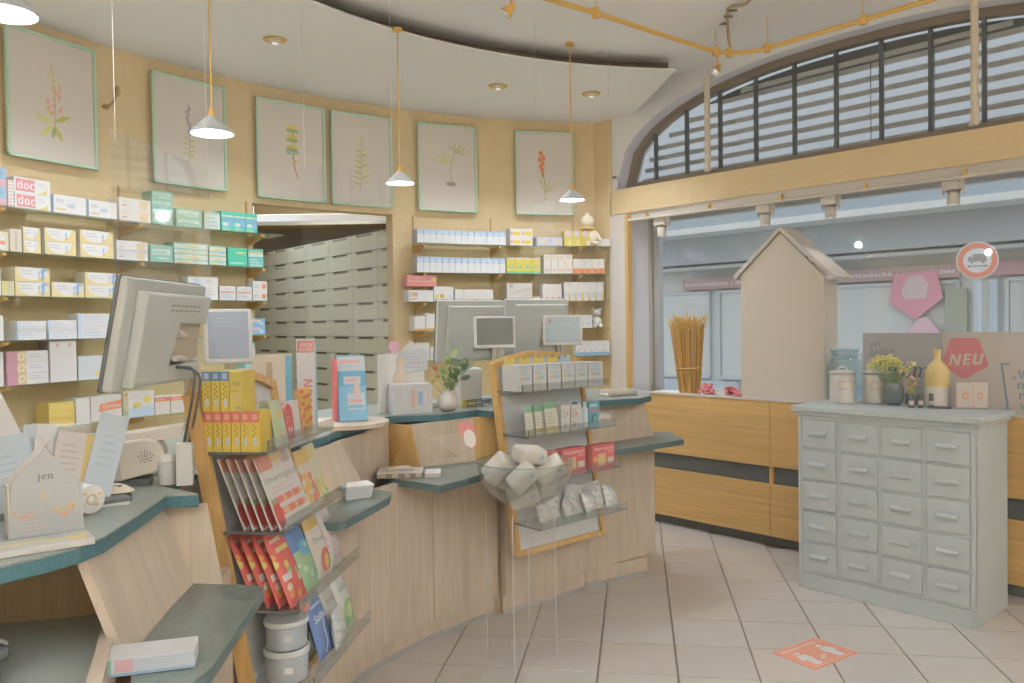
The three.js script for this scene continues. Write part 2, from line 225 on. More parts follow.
// lay a print on the face of g that looks along +z (or another axis); every other face takes the print's side colour
function skin(g, name, ax = 'z', sign = 1, all = false) {
  const p = prints[name], q = g.index ? g.toNonIndexed() : g, n = q.attributes.normal, pos = q.attributes.position; q.computeBoundingBox(); const b = q.boundingBox;
  const uv = new THREE.BufferAttribute(new Float32Array(pos.count * 2), 2), N = { x: 'getX', y: 'getY', z: 'getZ' }[ax];
  const ux = ax === 'x' ? 'z' : 'x', uy = ax === 'y' ? 'z' : 'y', get = (k, i) => (k === 'x' ? pos.getX(i) : k === 'y' ? pos.getY(i) : pos.getZ(i));
  for (let i = 0; i < pos.count; i++) {
    const front = all || n[N](i) * sign > 0.5; let u = (get(ux, i) - b.min[ux]) / (b.max[ux] - b.min[ux] || 1), v = (get(uy, i) - b.min[uy]) / (b.max[uy] - b.min[uy] || 1);
    if ((ax === 'x') === (sign > 0)) u = ax === 'x' ? 1 - u : u; if (ax === 'y' && sign > 0) v = 1 - v;
    front ? uv.setXY(i, p.u0 + u * (p.u1 - p.u0), p.v0 + v * (p.v1 - p.v0)) : uv.setXY(i, p.su, p.sv);
  }
  q.setAttribute('uv', uv); return q;
}
// ---------------------------------------------------------------- the room
const H_RING = 3.085, H_IN = 3.31;
{ // floor: grout bed with single tiles laid at 8.65 degrees to the view
  const outer = [[-3.2, 3.3], [3.6, 3.3], [7.4, -0.1], [2.2, -6.9], [0.9, -7.4], [-3.2, -7.0]];
  const floor = struct('floor', prism(outer, -0.12, -0.006), M.grout);
  const T = 0.33247, yaw = 0.150966, oa = 2.31929569 * 1.48, ob = -0.567862 * 1.48, c = Math.cos(yaw), s = Math.sin(yaw);
  const tones = [[155, 149, 142], [157, 151, 144], [153, 147, 141], [156, 149, 141], [154, 149, 143]].map((q) => mat(...q, 0.26, { specularIntensity: 1 }));
  const tile = rbox(T - 0.0075, 0.012, T - 0.0075, 0.002, 0, -0.006, 0, 1); const tileG = plain(tile);
  const rest = [], list = [];
  for (let i = -16; i < 12; i++) for (let j = -9; j < 22; j++) {
    // centre in tile axes: x' = x c - d s, d' = x s + d c   (d = depth = -z)
    const xp = ob + (j + 0.5) * T, dp = oa + (i + 0.5) * T, x = xp * c + dp * s, d = -xp * s + dp * c, z = -d;
    const q = x * WN[0] + z * WN[1]; if (q < -4.85 || z > 3 || x < -2.7 || z < -6.6 || (x > 3.4 && x * 0.676 + z * 0.737 > 4.3)) continue;
    list.push([x, z, Math.hypot(x - 0.9, z + 3.6)]);
  }
  list.sort((a, b) => a[2] - b[2]);
  list.forEach(([x, z], k) => {
    if (k < 200) { const o = new THREE.Mesh(tileG, tones[Math.floor(rnd() * 5)]); o.name = 'tile'; o.position.set(x, 0, z); o.rotation.y = -yaw; o.receiveShadow = true; floor.add(o); }
    else { const g = tileG.clone(); g.rotateY(-yaw); g.translate(x, 0, z); rest.push(g); }
  });
  const r = put(floor, 'outer_tiles', rest, tones[0]); r.userData.kind = 'stuff';
}
// curved shop wall: left bay, lintel over the passage, right bay
struct('wall_left', [arcSlab(4.24, 4.36, -104, -46, 0, 3.6)], M.wall);
struct('wall_back', [arcSlab(4.24, 4.36, -46, -31.6, 2.3, 3.6), arcSlab(4.24, 4.36, -31.6, -8.6, 0, 3.6)], M.wall);
{ // walls behind the camera
  const A = pol(4.3, -103), pts = [[A[0], A[2]], [-2.9, 3.1], [3.45, 3.1]];
  const seg = (a, b, h = 3.6) => { const dx = b[0] - a[0], dz = b[1] - a[1], L = Math.hypot(dx, dz); const g = new THREE.BoxGeometry(L + 0.1, h, 0.12); g.rotateY(-Math.atan2(dz, dx)); return g.translate((a[0] + b[0]) / 2, h / 2, (a[1] + b[1]) / 2); };
  struct('wall_rear', [seg(pts[0], pts[1]), seg(pts[1], pts[2])], M.wall);
  const E1 = onW(4.6, -5.0); struct('wall_right', [seg(pts[2], [E1[0], E1[2]])], M.wall);
}
struct('trim_6', [arcSlab(2.985, 3.0, -104, -5.6, H_RING + 0.012, H_RING + 0.2), arcSlab(2.84, 2.985, -104, -5.6, H_RING + 0.012, H_RING + 0.014)], M.bronze);
// ceiling: ring over the shelves, raised middle that sinks towards the ring, shadow gap between
struct('ceiling_ring', [arcSlab(2.83, 3.0, -104, -5.6, H_RING, H_RING + 0.012), arcSlab(3.0, 4.3, -104, -5.6, H_RING, H_RING + 0.3)], M.ceiling);
{
  const sm = (a, b, x) => { const t = Math.max(0, Math.min(1, (x - a) / (b - a))); return t * t * (3 - 2 * t); };
  const P = [], na = 120, nr = 28, pt = (i, j) => { const a = -180 + 360 * i / na, dn = -0.7373 * Math.sin(rad(a)) - 0.6756 * Math.cos(rad(a)), R = (dn < 0 ? Math.min(5.9, 2.5 / -dn) : 5.9) * j / nr, w = sm(1.7, 2.8, R) * (1 - sm(3.1, 3.5, R)) * (1 - sm(-7, 3, a)) * sm(-125, -104, a); return pol(R, a, H_IN - 0.135 * w); };
  for (let i = 0; i < na; i++) for (let j = 0; j < nr; j++) { const a = pt(i, j), b = pt(i + 1, j), c = pt(i + 1, j + 1), d = pt(i, j + 1); P.push(...a, ...c, ...b, ...a, ...d, ...c); }
  const g = new THREE.BufferGeometry(); g.setAttribute('position', new THREE.Float32BufferAttribute(P, 3)); g.computeVertexNormals();
  struct('ceiling', [toCreasedNormals(g, 1), prism([[-3.4, 3.4], [3.6, 3.4], [7.0, -0.05], [0.39, -7.27], [-3.4, -7.0]], H_IN + 0.06, H_IN + 0.2)], M.ceiling);
}
{ // window wall with an arched upper light and a wide display window
  const s = shape([[-5.1, 0], [4.7, 0], [4.7, 3.6], [-5.1, 3.6]]), hole = (pts) => { const p = new THREE.Path(); pts.forEach((q, i) => (i ? p.lineTo(...q) : p.moveTo(...q))); p.closePath(); s.holes.push(p); };
  hole([[-4.1, 0.05], [0.3, 0.05], [0.3, 2.33], [-4.1, 2.33]]);
  const arch = (cx, hw, h0, rise, k) => { const o = []; for (let i = 0; i <= 40; i++) { const x = -1 + 2 * i / 40; o.push([cx + hw * x, h0 + rise * Math.max(0, 1 - Math.abs(x) ** k) ** (1 / k)]); } return o; };
  const A = arch(-2.35, 1.86, 2.52, 0.735, 2.35); hole(A);
  hole([[1.0, 0.05], [4.2, 0.05], [4.2, 3.0], [1.0, 3.0]]);
  const g = new THREE.ExtrudeGeometry(s, { depth: 0.26, bevelEnabled: false }); wallSpace(g, -5.26);
  const w = new THREE.Mesh(g, [M.white, M.reveal]); w.name = 'wall_window'; w.userData.kind = 'structure'; w.castShadow = w.receiveShadow = true; scene.add(w);
  // arched light: frame, mullions, panes
  const win = new THREE.Group(); win.name = 'window_1'; win.userData.kind = 'structure'; scene.add(win);
  const ring = (o, i) => { const q = shape(o); const p = new THREE.Path(); i.forEach((v, k) => (k ? p.lineTo(...v) : p.moveTo(...v))); p.closePath(); q.holes.push(p); return q; };
  const inner = arch(-2.35, 1.80, 2.575, 0.63, 2.3);
  put(win, 'window_frame', wallSpace(extr(ring(A, inner), 0.07), -5.18), M.bronze);
  const xs = []; for (let k = -6; k <= 6; k++) xs.push(-2.765 + 0.289 * k);
  const top = (x) => { const t = Math.abs((x + 2.35) / 1.80); return t >= 1 ? 2.575 : 2.575 + 0.63 * (1 - t ** 2.3) ** (1 / 2.3); };
  for (const x of xs) { const t = top(x); if (t > 2.68) put(win, 'mullion', wallSpace(box(0.02, t - 2.56, 0.03, x, (t + 2.56) / 2, 0), -5.14), M.dark); }
  put(win, 'pane', wallSpace(new THREE.ExtrudeGeometry(shape(inner), { depth: 0.004, bevelEnabled: false }), -5.15), M.glass);
  // slatted blind behind the arched panes, with its head rail and dark upper box
  const bl = thing('window_blind', 'grey slatted blind behind the panes of the arched window', 'blind');
  const slatM = mat(136, 136, 132, 0.6), archX = (h) => 1.78 * Math.max(0.02, 1 - Math.min(0.999, (h - 2.575) / 0.63) ** 2.3) ** (1 / 2.3);
  for (let k = 0; k < 7; k++) { const h = 2.60 + k * 0.08, hw = archX(h + 0.03) - 0.01; put(bl, 'slat', wallSpace(box(2 * hw, 0.003, 0.034, 0, 0, 0, -1.25).translate(-2.35, h, 0), -5.23), slatM); }
  put(bl, 'head_rail', wallSpace(box(2 * archX(3.15), 0.03, 0.05, -2.35, 3.125, 0), -5.23), mat(146, 146, 140, 0.6));
  put(bl, 'upper_box', wallSpace(new THREE.ExtrudeGeometry(shape(inner.filter(([, h]) => h > 3.08)), { depth: 0.02, bevelEnabled: false }), -5.25), M.dark);
  for (const x of [-3.66, -2.28, -1.9]) put(bl, 'ladder_cord', wallSpace(rod(0.003, 0.52, x, 2.84, 0.03, 5), -5.23), M.dark);
  // display window: frame and one large pane; the posts of the reveal
  const win2 = new THREE.Group(); win2.name = 'window_2'; win2.userData.kind = 'structure'; scene.add(win2);
  const fr = []; for (const [x, w2] of [[-4.06, 0.05], [-1.0, 0.06], [0.26, 0.06]]) fr.push(box(w2, 2.3, 0.06, x, 1.18, 0)); fr.push(box(4.4, 0.06, 0.06, -1.9, 2.30, 0), box(4.4, 0.06, 0.06, -1.9, 0.08, 0));
  put(win2, 'window_frame', fr.map((g) => wallSpace(g, -5.335)), M.steel);
  put(win2, 'pane', wallSpace(box(4.3, 2.24, 0.008, -1.9, 1.19, 0), -5.335), M.glass);
  const win3 = new THREE.Group(); win3.name = 'window_3'; win3.userData.kind = 'structure'; scene.add(win3);
  const f3 = []; for (const x of [1.03, 2.6, 4.17]) f3.push(box(0.06, 2.95, 0.06, x, 1.52, 0)); f3.push(box(3.2, 0.06, 0.06, 2.6, 2.97, 0), box(3.2, 0.06, 0.06, 2.6, 0.08, 0));
  put(win3, 'window_frame', f3.map((g) => wallSpace(g, -5.13)), M.bronze); put(win3, 'pane', wallSpace(box(3.1, 2.9, 0.008, 2.6, 1.52, 0), -5.13), M.glass);
  // deep reveal of the display window
  struct('trim_1', [box(0.14, 2.33, 0.13, -4.17, 1.165, 0)].map((g) => wallSpace(g, -5.33)), M.cream);
  struct('trim_2', [wallSpace(box(4.6, 0.18, 0.13, -1.9, 2.42, 0), -5.33)], M.cream);
  struct('trim_3', [wallSpace(box(0.14, 2.33, 0.13, 0.37, 1.165, 0), -5.33)], M.cream);
  struct('trim_4', [wallSpace(box(0.155, 1.38, 0.035, -4.178, 1.62, 0), -4.985)], M.cream);
  struct('trim_5', [wallSpace(box(0.03, 1.38, 0.05, -4.085, 1.62, 0), -4.99)], M.honeyUp);
}
struct('trim_7', [wallSpace(box(4.6, 0.19, 0.012, -1.97, 2.425, 0), -4.994)], M.wallYellow);
struct('trim_8', [wallSpace(box(0.5, 3.1, 0.012, -4.5, 1.55, 0), -4.994)], M.wallYellow);
// low display platform of honey wood with a dark groove
{
  const t = thing('display_platform', 'low honey wood window platform with a dark groove along its front', 'platform');
  const W = (g, n) => wallSpace(g, n);
  const x0 = -3.98, L = 4.9;
  const seams = [-3.98, -2.765, -1.555, -0.345, 0.92];
  for (let i = 0; i < 4; i++) { const a = seams[i] + 0.0015, b = seams[i + 1] - 0.0015; put(t, 'upper_panel', W(box(b - a, 0.425, 0.02, (a + b) / 2, 0.7375, 0), -4.80), M.honey); put(t, 'lower_panel', W(box(b - a, 0.34, 0.02, (a + b) / 2, 0.24, 0), -4.80), M.honey); }
  put(t, 'groove', W(box(L, 0.13, 0.02, x0 + L / 2, 0.467, 0), -4.83), M.dark);
  for (const x of seams.slice(1, 4)) put(t, 'groove_stud', W(box(0.03, 0.115, 0.02, x, 0.467, 0), -4.815), M.honeyUp);
  put(t, 'kickboard', W(box(L, 0.075, 0.02, x0 + L / 2, 0.0375, 0), -4.85), M.dark);
  put(t, 'platform_top', [W(box(L - 0.8, 0.02, 0.50, x0 + L / 2 - 0.4, 0.92, 0), -5.055)], M.white);
  put(t, 'rim', [W(box(L, 0.014, 0.03, x0 + L / 2, 0.957, 0), -4.80)], M.cream);
  put(t, 'carcass', [W(box(L - 0.8, 0.90, 0.02, x0 + L / 2 - 0.4, 0.46, 0), -5.29), W(box(0.02, 0.9, 0.48, x0 + 0.01, 0.46, 0), -5.05)], M.beechDark);
}
// ---------------------------------------------------------------- lamps
const opal = new THREE.MeshPhysicalMaterial({ color: 0xb0b0ae, roughness: 0.6, transmission: 0.06, thickness: 0, emissive: 0xffffff, emissiveIntensity: 0.1, side: THREE.DoubleSide });
const glow = new THREE.MeshStandardMaterial({ color: 0xffffff, emissive: 0xfff4e4, emissiveIntensity: 0.45 });
function pendant(x, y, z, ceil, label) {
  const t = thing('pendant_lamp', label, 'pendant lamp', [x, y, z], 0, null);
  put(t, 'lamp_shade', lathe([[0.074, -0.012], [0.076, -0.006], [0.05, 0.018], [0.03, 0.038], [0.016, 0.052], [0.014, 0.052], [0.027, 0.036], [0.047, 0.016], [0.072, -0.008], [0.074, -0.012]], 32), opal);
  put(t, 'lamp_holder', [rod(0.013, 0.03, 0, 0.066, 0, 12, 0.009), rod(0.018, 0.006, 0, 0.053, 0, 12)], M.brass);
  put(t, 'cord', rod(0.0035, ceil - y - 0.075, 0, (ceil - y + 0.075) / 2, 0, 6), M.brass);
  put(t, 'ceiling_rose', rod(0.028, 0.015, 0, ceil - y - 0.0075, 0, 16), M.brass);
  put(t, 'bulb', new THREE.SphereGeometry(0.012, 12, 8).translate(0, 0.012, 0), glow);
  const l = new THREE.PointLight(lampColor, LAMP); l.castShadow = true; l.shadow.radius = 1.5; l.position.set(0, -0.05, 0); t.add(l); return t;
}
const hIn = (x, z) => { const R = Math.hypot(x - CX, z - CZ); return R > 2.83 ? H_RING : H_IN - 0.12 * Math.max(0, Math.min(1, (R - 1.9) / 0.8)); };
for (const [x, y, z, c, l] of [
  [-1.281, 2.30, -2.1, 3.18, 'white glass pendant lamp at the top left edge of the photo'],
  [-1.078, 2.196, -2.98, 3.18, 'white glass pendant lamp hanging before the second plant print'],
  [-0.595, 2.26, -4.45, H_RING, 'white glass pendant lamp hanging over the passage with green drawers'],
  [0.379, 2.238, -5.0, 3.18, 'white glass pendant lamp hanging before the red flower print'],
  [1.2, 2.25, 1.6, H_IN, 'white glass pendant lamp behind the viewer'], [3.0, 2.25, 0.2, H_IN, 'white glass pendant lamp near the entrance'], [-1.4, 2.25, 0.4, H_IN, 'white glass pendant lamp left of the viewer'],
]) pendant(x, y, z, c - 0.001, l);
function downlight(a, label) {
  const p = pol(3.41, a, H_RING), t = thing('downlight', label, 'ceiling light', p, 0, 'recessed downlights of the ceiling ring');
  put(t, 'trim_ring', lathe([[0.038, -0.004], [0.062, -0.006], [0.066, 0], [0.038, 0], [0.038, -0.004]], 28), M.brass);
  put(t, 'eyeball', new THREE.SphereGeometry(0.04, 20, 10, 0, Math.PI * 2, Math.PI / 2, Math.PI / 2).scale(1, 0.55, 1), M.cream);
  put(t, 'bulb', rod(0.016, 0.004, 0, -0.0235, 0, 14), glow);
  const l = new THREE.SpotLight(lampColor, DOWN * 4.5, 0, rad(62), 0.8); l.position.set(0, -0.03, 0); l.target.position.set(0, -2, 0); l.castShadow = true; t.add(l, l.target);
}
downlight(-51, 'gold rimmed ceiling downlight nearest the two leftmost plant prints');
downlight(-24.6, 'gold rimmed ceiling downlight above the leafy twig print');
downlight(-13, 'gold rimmed ceiling downlight nearest the arched window');
downlight(-66, 'gold rimmed ceiling downlight above the left shelves'); downlight(-80, 'gold rimmed ceiling downlight left of the frame');

// long suspended lights over the customers' side, behind the viewer: they shine down and up at the ceiling
const panelGlow = new THREE.MeshStandardMaterial({ color: 0xffffff, emissive: 0xffffff, emissiveIntensity: 0.8 });
for (const [x, z, w, d, l, f] of [[-0.6, 1.3, 1.6, 0.5, 'long suspended ceiling light left behind the viewer', 0.75], [2.2, 1.2, 1.6, 0.5, 'long suspended ceiling light right behind the viewer', 1], [4.0, -0.5, 0.5, 1.6, 'long suspended ceiling light by the entrance window', 0.45]]) {
  const y = 2.72, t = thing('suspended_light', l, 'ceiling light', [x, y, z]);
  put(t, 'lower_diffuser', rbox(w, 0.012, d, 0.004, 0, -0.02, 0), panelGlow); put(t, 'upper_diffuser', rbox(w, 0.012, d, 0.004, 0, 0.02, 0), panelGlow);
  put(t, 'light_frame', [box(w + 0.05, 0.055, 0.025, 0, 0, d / 2 + 0.0125), box(w + 0.05, 0.055, 0.025, 0, 0, -d / 2 - 0.0125), box(0.025, 0.055, d, w / 2 + 0.0125, 0, 0), box(0.025, 0.055, d, -w / 2 - 0.0125, 0, 0), box(w, 0.02, d, 0, 0, 0)], M.steel);
  for (const [a, b] of [[-1, -1], [1, 1], [-1, 1], [1, -1]]) put(t, 'cord', rod(0.002, H_IN - y, a * (w / 2 + 0.01), (H_IN - y) / 2, b * (d / 2 + 0.01), 5), M.steel);
  for (const s of [-1, 1]) { const r = new THREE.RectAreaLight(lampColor, PANEL * f * (s > 0 ? 7.6 : 0.42), w, d); r.position.set(0, s * 0.032, 0); r.rotation.x = s * Math.PI / 2; t.add(r); }
}
// ---------------------------------------------------------------- service counter: body, worktops, bag ledges
const TOP = 1.045, LEDGE = 0.80;
const arcPts = (R, a0, a1, n = 12) => { const o = []; for (let i = 0; i <= n; i++) { const p = pol(R, a0 + (a1 - a0) * i / n); o.push([p[0], p[2]]); } return o; };
{
  const t = thing('service_counter', 'long curved beech service counter with dark worktops and bag ledges', 'counter');
  // kickboard in three runs, lighter skirting line at the floor
  put(t, 'kickboard', [arcSlab(2.22, 2.25, -104, -41, 0, 0.095, 16)], M.beech);
  put(t, 'kickboard', [prism([[-0.067, -4.132], [0.381, -4.486], [0.36, -4.52], [-0.09, -4.16]], 0, 0.095)], M.beech);
  put(t, 'kickboard', [prism([[0.387, -4.553], [0.773, -4.747], [0.77, -4.80], [0.37, -4.59]], 0, 0.095)], M.beech);
  put(t, 'skirting_strip', [arcSlab(2.212, 2.22, -104, -41, 0, 0.018, 16), prism([[-0.062, -4.125], [0.386, -4.479], [0.381, -4.486], [-0.067, -4.132]], 0, 0.018), prism([[0.390, -4.545], [0.776, -4.739], [0.773, -4.747], [0.387, -4.553]], 0, 0.018)], M.steel);
  // lower body panels
  const edges = [-104, -92, -80, -66, -52.4, -41.2];
  for (let i = 0; i < 5; i++) put(t, 'body_panel', arcSlab(i === 1 ? 2.225 : 2.185, i === 1 ? 2.25 : 2.215, edges[i] + 0.05, edges[i + 1] - 0.05, 0.1, LEDGE - 0.02, 5), M.beech);
  put(t, 'joint_post', [arcSlab(2.22, 2.26, -41.2, -39.7, 0, LEDGE - 0.02, 1)], M.beechDark);
  put(t, 'body_panel', prism([[-0.05, -4.105], [0.405, -4.50], [0.385, -4.53], [-0.075, -4.13]], 0.1, LEDGE - 0.02), M.beech);
  put(t, 'body_panel', prism([[0.407, -4.502], [0.839, -4.850], [0.835, -5.2], [0.815, -5.2], [0.81, -4.86], [0.387, -4.53]], 0.1, LEDGE - 0.02), M.beech);
  put(t, 'staff_side', [arcSlab(2.9, 2.92, -100, -18, 0.05, TOP - 0.04, 24)], M.beech);
  // upper parts: leaning station fronts, wood walls between them
  const face = (a, b, c, d, th = 0.02) => { // lower left, lower right, upper right, upper left (x, z) at ledge and worktop
    const y0 = LEDGE - 0.02, y1 = TOP - 0.0354, mx = CX, mz = CZ, off = ([x, z]) => { const L = Math.hypot(x - mx, z - mz); return [x + (x - mx) / L * th, z + (z - mz) / L * th]; };
    const bot = [[a[0], y0, a[1]], [b[0], y0, b[1]], ...[b, a].map((q) => { const w = off(q); return [w[0], y0, w[1]]; })];
    const top = [[d[0], y1, d[1]], [c[0], y1, c[1]], ...[c, d].map((q) => { const w = off(q); return [w[0], y1, w[1]]; })];
    return loft(bot, top);
  };
  const P2 = (R, a) => { const p = pol(R, a); return [p[0], p[2]]; };
  put(t, 'station_front', face([-0.811, -1.687], [-0.849, -2.153], [-0.936, -2.163], [-0.884, -1.669]), M.beech);
  put(t, 'station_front', face(P2(2.37, -97), P2(2.37, -80.5), P2(2.37, -80.5), P2(2.37, -97)), M.beech);
  put(t, 'station_side', face(P2(2.37, -80.5), P2(2.18, -80), P2(2.24, -80), P2(2.37, -80.5)), M.beech);
  put(t, 'station_front', face(P2(2.18, -80), [-0.60, -3.36], [-0.70, -3.28], P2(2.24, -80)), M.beech);
  put(t, 'back_wall', prism([[-0.715, -3.27], [-0.612, -3.84], [-0.597, -3.90], [-0.62, -3.92], [-0.735, -3.27]], LEDGE - 0.1, TOP - 0.0354), M.beech);
  put(t, 'station_side', face(P2(2.44, -53.2), [-0.439, -3.882], [-0.48, -3.816], P2(2.44, -53.2)), M.honeyUp);
  put(t, 'station_front', face([-0.439, -3.882], [-0.191, -4.02], [-0.20, -4.075], [-0.48, -3.816]), M.beech);
  put(t, 'station_front', face([-0.191, -4.02], [-0.04, -4.12], [-0.06, -4.16], [-0.20, -4.075]), M.honeyUp);
  put(t, 'station_front', face([-0.04, -4.12], [0.42, -4.50], [0.42, -4.60], [-0.05, -4.20]), M.beech);
  put(t, 'station_front', face([0.42, -4.50], [0.835, -4.82], [0.767, -4.80], [0.42, -4.60]), M.beech);
  put(t, 'station_side', face([0.835, -4.82], [0.835, -5.2], [0.765, -5.2], [0.767, -4.80]), M.beech);
  // wood wall of the far left bay
  put(t, 'back_wall', prism([[-1.6, -1.83], [-0.955, -1.99], [-0.955, -2.02], [-1.6, -1.86]], LEDGE - 0.1, TOP - 0.0354), M.beechDark);
  put(t, 'station_side', face([-0.848, -2.158], [-0.782, -2.172], [-0.826, -2.182], [-0.938, -2.168]), M.beech);
  put(t, 'divider', loft([[-0.955, LEDGE - 0.06, -1.90], [-0.925, LEDGE - 0.06, -1.90], [-0.735, LEDGE - 0.06, -1.42], [-0.765, LEDGE - 0.06, -1.42]], [[-0.955, 0.84, -1.90], [-0.925, 0.84, -1.90], [-0.735, 0.84, -1.42], [-0.765, 0.84, -1.42]]), M.beech);
  // bag ledges
  const ledge = (pts, y = LEDGE, m = M.ledge) => { const l = put(t, 'bag_ledge', prism(pts, y - 0.004, y, 0), m); put(l, 'ledge_edge', prism(pts, y - 0.032, y - 0.004, 0.003), M.ledgeEdge); };
  ledge([[-0.656, -2.111], [-0.688, -2.135], [-0.87, -2.16], [-0.80, -1.69], [-0.70, -1.45], [-0.64, -1.45], [-0.612, -1.62]]);
  ledge([[-0.98, -1.99], [-1.5, -1.86], [-1.5, -1.3], [-0.76, -1.3], [-0.80, -1.46]], 0.785, mat(150, 154, 148, 0.3));
  ledge([[-0.61, -2.815], [-0.592, -2.83], [-0.496, -3.213], [-0.502, -3.309], [-0.59, -3.38], [-0.70, -3.25], [-0.82, -2.82]]);
  ledge([[-0.60, -3.66], [-0.313, -3.428], [-0.155, -3.66], [-0.115, -3.84], [-0.10, -4.05], [-0.19, -4.03], [-0.44, -3.9], [-0.62, -3.82]]);
  ledge([[0.505, -4.40], [0.537, -4.31], [0.977, -4.662], [0.958, -4.978], [0.84, -5.0], [0.82, -4.83], [0.45, -4.54]]);
}
{ // worktops with a blue-green edge band
  const wt = (label, pts) => { const t = thing('worktop', label, 'worktop'); put(t, 'worktop_edge', prism(pts, TOP - 0.035, TOP - 0.004, 0.003), M.edge); put(t, 'worktop_surface', prism(pts, TOP - 0.004, TOP, 0), M.top); };
  wt('blue edged grey worktop of the left counter, nearest the viewer', [[-1.5, -0.75], [-1.15, -1.2], [-0.953, -1.498], [-0.906, -1.563], [-0.874, -1.63], [-0.862, -1.70], [-0.89, -1.981], [-0.908, -2.122], [-0.828, -2.131], ...arcPts(2.335, -95, -80.5, 6), [-0.82, -2.78], [-0.772, -3.085], [-0.74, -3.262], [-0.744, -3.30], [-0.72, -3.42], ...arcPts(2.95, -66, -104, 12), [-1.9, -1.2]]);
  wt('blue edged grey worktop of the middle and right counter', [[-0.72, -3.425], [-0.645, -3.63], [-0.609, -3.835], [-0.60, -3.885], [-0.52, -3.91], [-0.355, -3.949], [-0.24, -4.07], [-0.179, -4.13], [-0.105, -4.049], [0.045, -4.20], [0.225, -4.335], [0.425, -4.50], [0.60, -4.58], [0.721, -4.619], [0.812, -4.77], [0.82, -4.95], [0.80, -5.35], [0.5, -5.30], ...arcPts(2.95, -22, -65.8, 12)]);
  const p = thing('plate', 'round beech display plate standing on the worktop corner', 'plate', [-0.735, TOP, -3.56]);
  put(p, 'plate_board', rod(0.19, 0.018, 0, 0.009, 0, 40), M.beech);
}
// ---------------------------------------------------------------- drawer cabinet in front of the window
const CABYAW = -rad(48.35), CO = [1.57, -4.489];
const cabP = (s, n, y) => { const c = Math.cos(rad(48.35)), k = Math.sin(rad(48.35)); return [CO[0] + s * c - n * k, y, CO[1] + s * k + n * c]; };
{
  const W = 0.90, D = 0.44, H = 1.005, t = thing('drawer_cabinet', 'pale grey green apothecary cabinet with twenty small drawers', 'cabinet', cabP(0, 0, 0), CABYAW);
  const B = M.shop, side = M.shop;
  put(t, 'top_board', rbox(W + 0.06, 0.032, D + 0.05, 0.006, W / 2, H - 0.016, -D / 2), B);
  put(t, 'top_moulding', rbox(W + 0.03, 0.02, D + 0.02, 0.005, W / 2, H - 0.042, -D / 2), B);
  put(t, 'side_panel', [rbox(0.022, H - 0.05, D, 0.004, 0.011, (H - 0.05) / 2, -D / 2)], side);
  put(t, 'side_panel', [rbox(0.022, H - 0.05, D, 0.004, W - 0.011, (H - 0.05) / 2, -D / 2)], side);
  put(t, 'back_panel', box(W - 0.04, H - 0.06, 0.012, W / 2, (H - 0.05) / 2, -D + 0.006), B);
  put(t, 'plinth', rbox(W - 0.03, 0.085, 0.02, 0.003, W / 2, 0.0425, -0.012), B);
  const fr = []; for (let i = 0; i <= 4; i++) fr.push(box(0.024, 0.86, 0.02, 0.012 + i * 0.219, 0.52, -0.014)); for (let j = 0; j <= 5; j++) fr.push(box(W - 0.02, 0.016, 0.02, W / 2, 0.095 + j * 0.1685, -0.016));
  fr.push(box(W, 0.03, 0.02, W / 2, 0.945, -0.012)); put(t, 'face_frame', fr, B);
  for (let j = 0; j < 5; j++) for (let i = 0; i < 4; i++) {
    const x = 0.012 + (i + 0.5) * 0.219, y = 0.095 + (j + 0.5) * 0.1685, o = jit(0.0015);
    const d = put(t, 'drawer', [rbox(0.193, 0.151, 0.016, 0.003, x, y, -0.004 + o), box(0.18, 0.14, 0.3, x, y, -0.16)], B);
    // cupped bar handle: a back plate and a hanging lip
    put(d, 'handle', [rbox(0.104, 0.016, 0.004, 0.002, x, y + 0.008, 0.006 + o), extr(shape([[0, 0], [0.016, -0.004], [0.019, -0.012], [0.0165, -0.022], [0.013, -0.022], [0.014, -0.012], [0, -0.006]]), 0.1, 0.001).rotateY(-Math.PI / 2).translate(x + 0.05, y + 0.014, 0.004 + o)], B);
  }
}
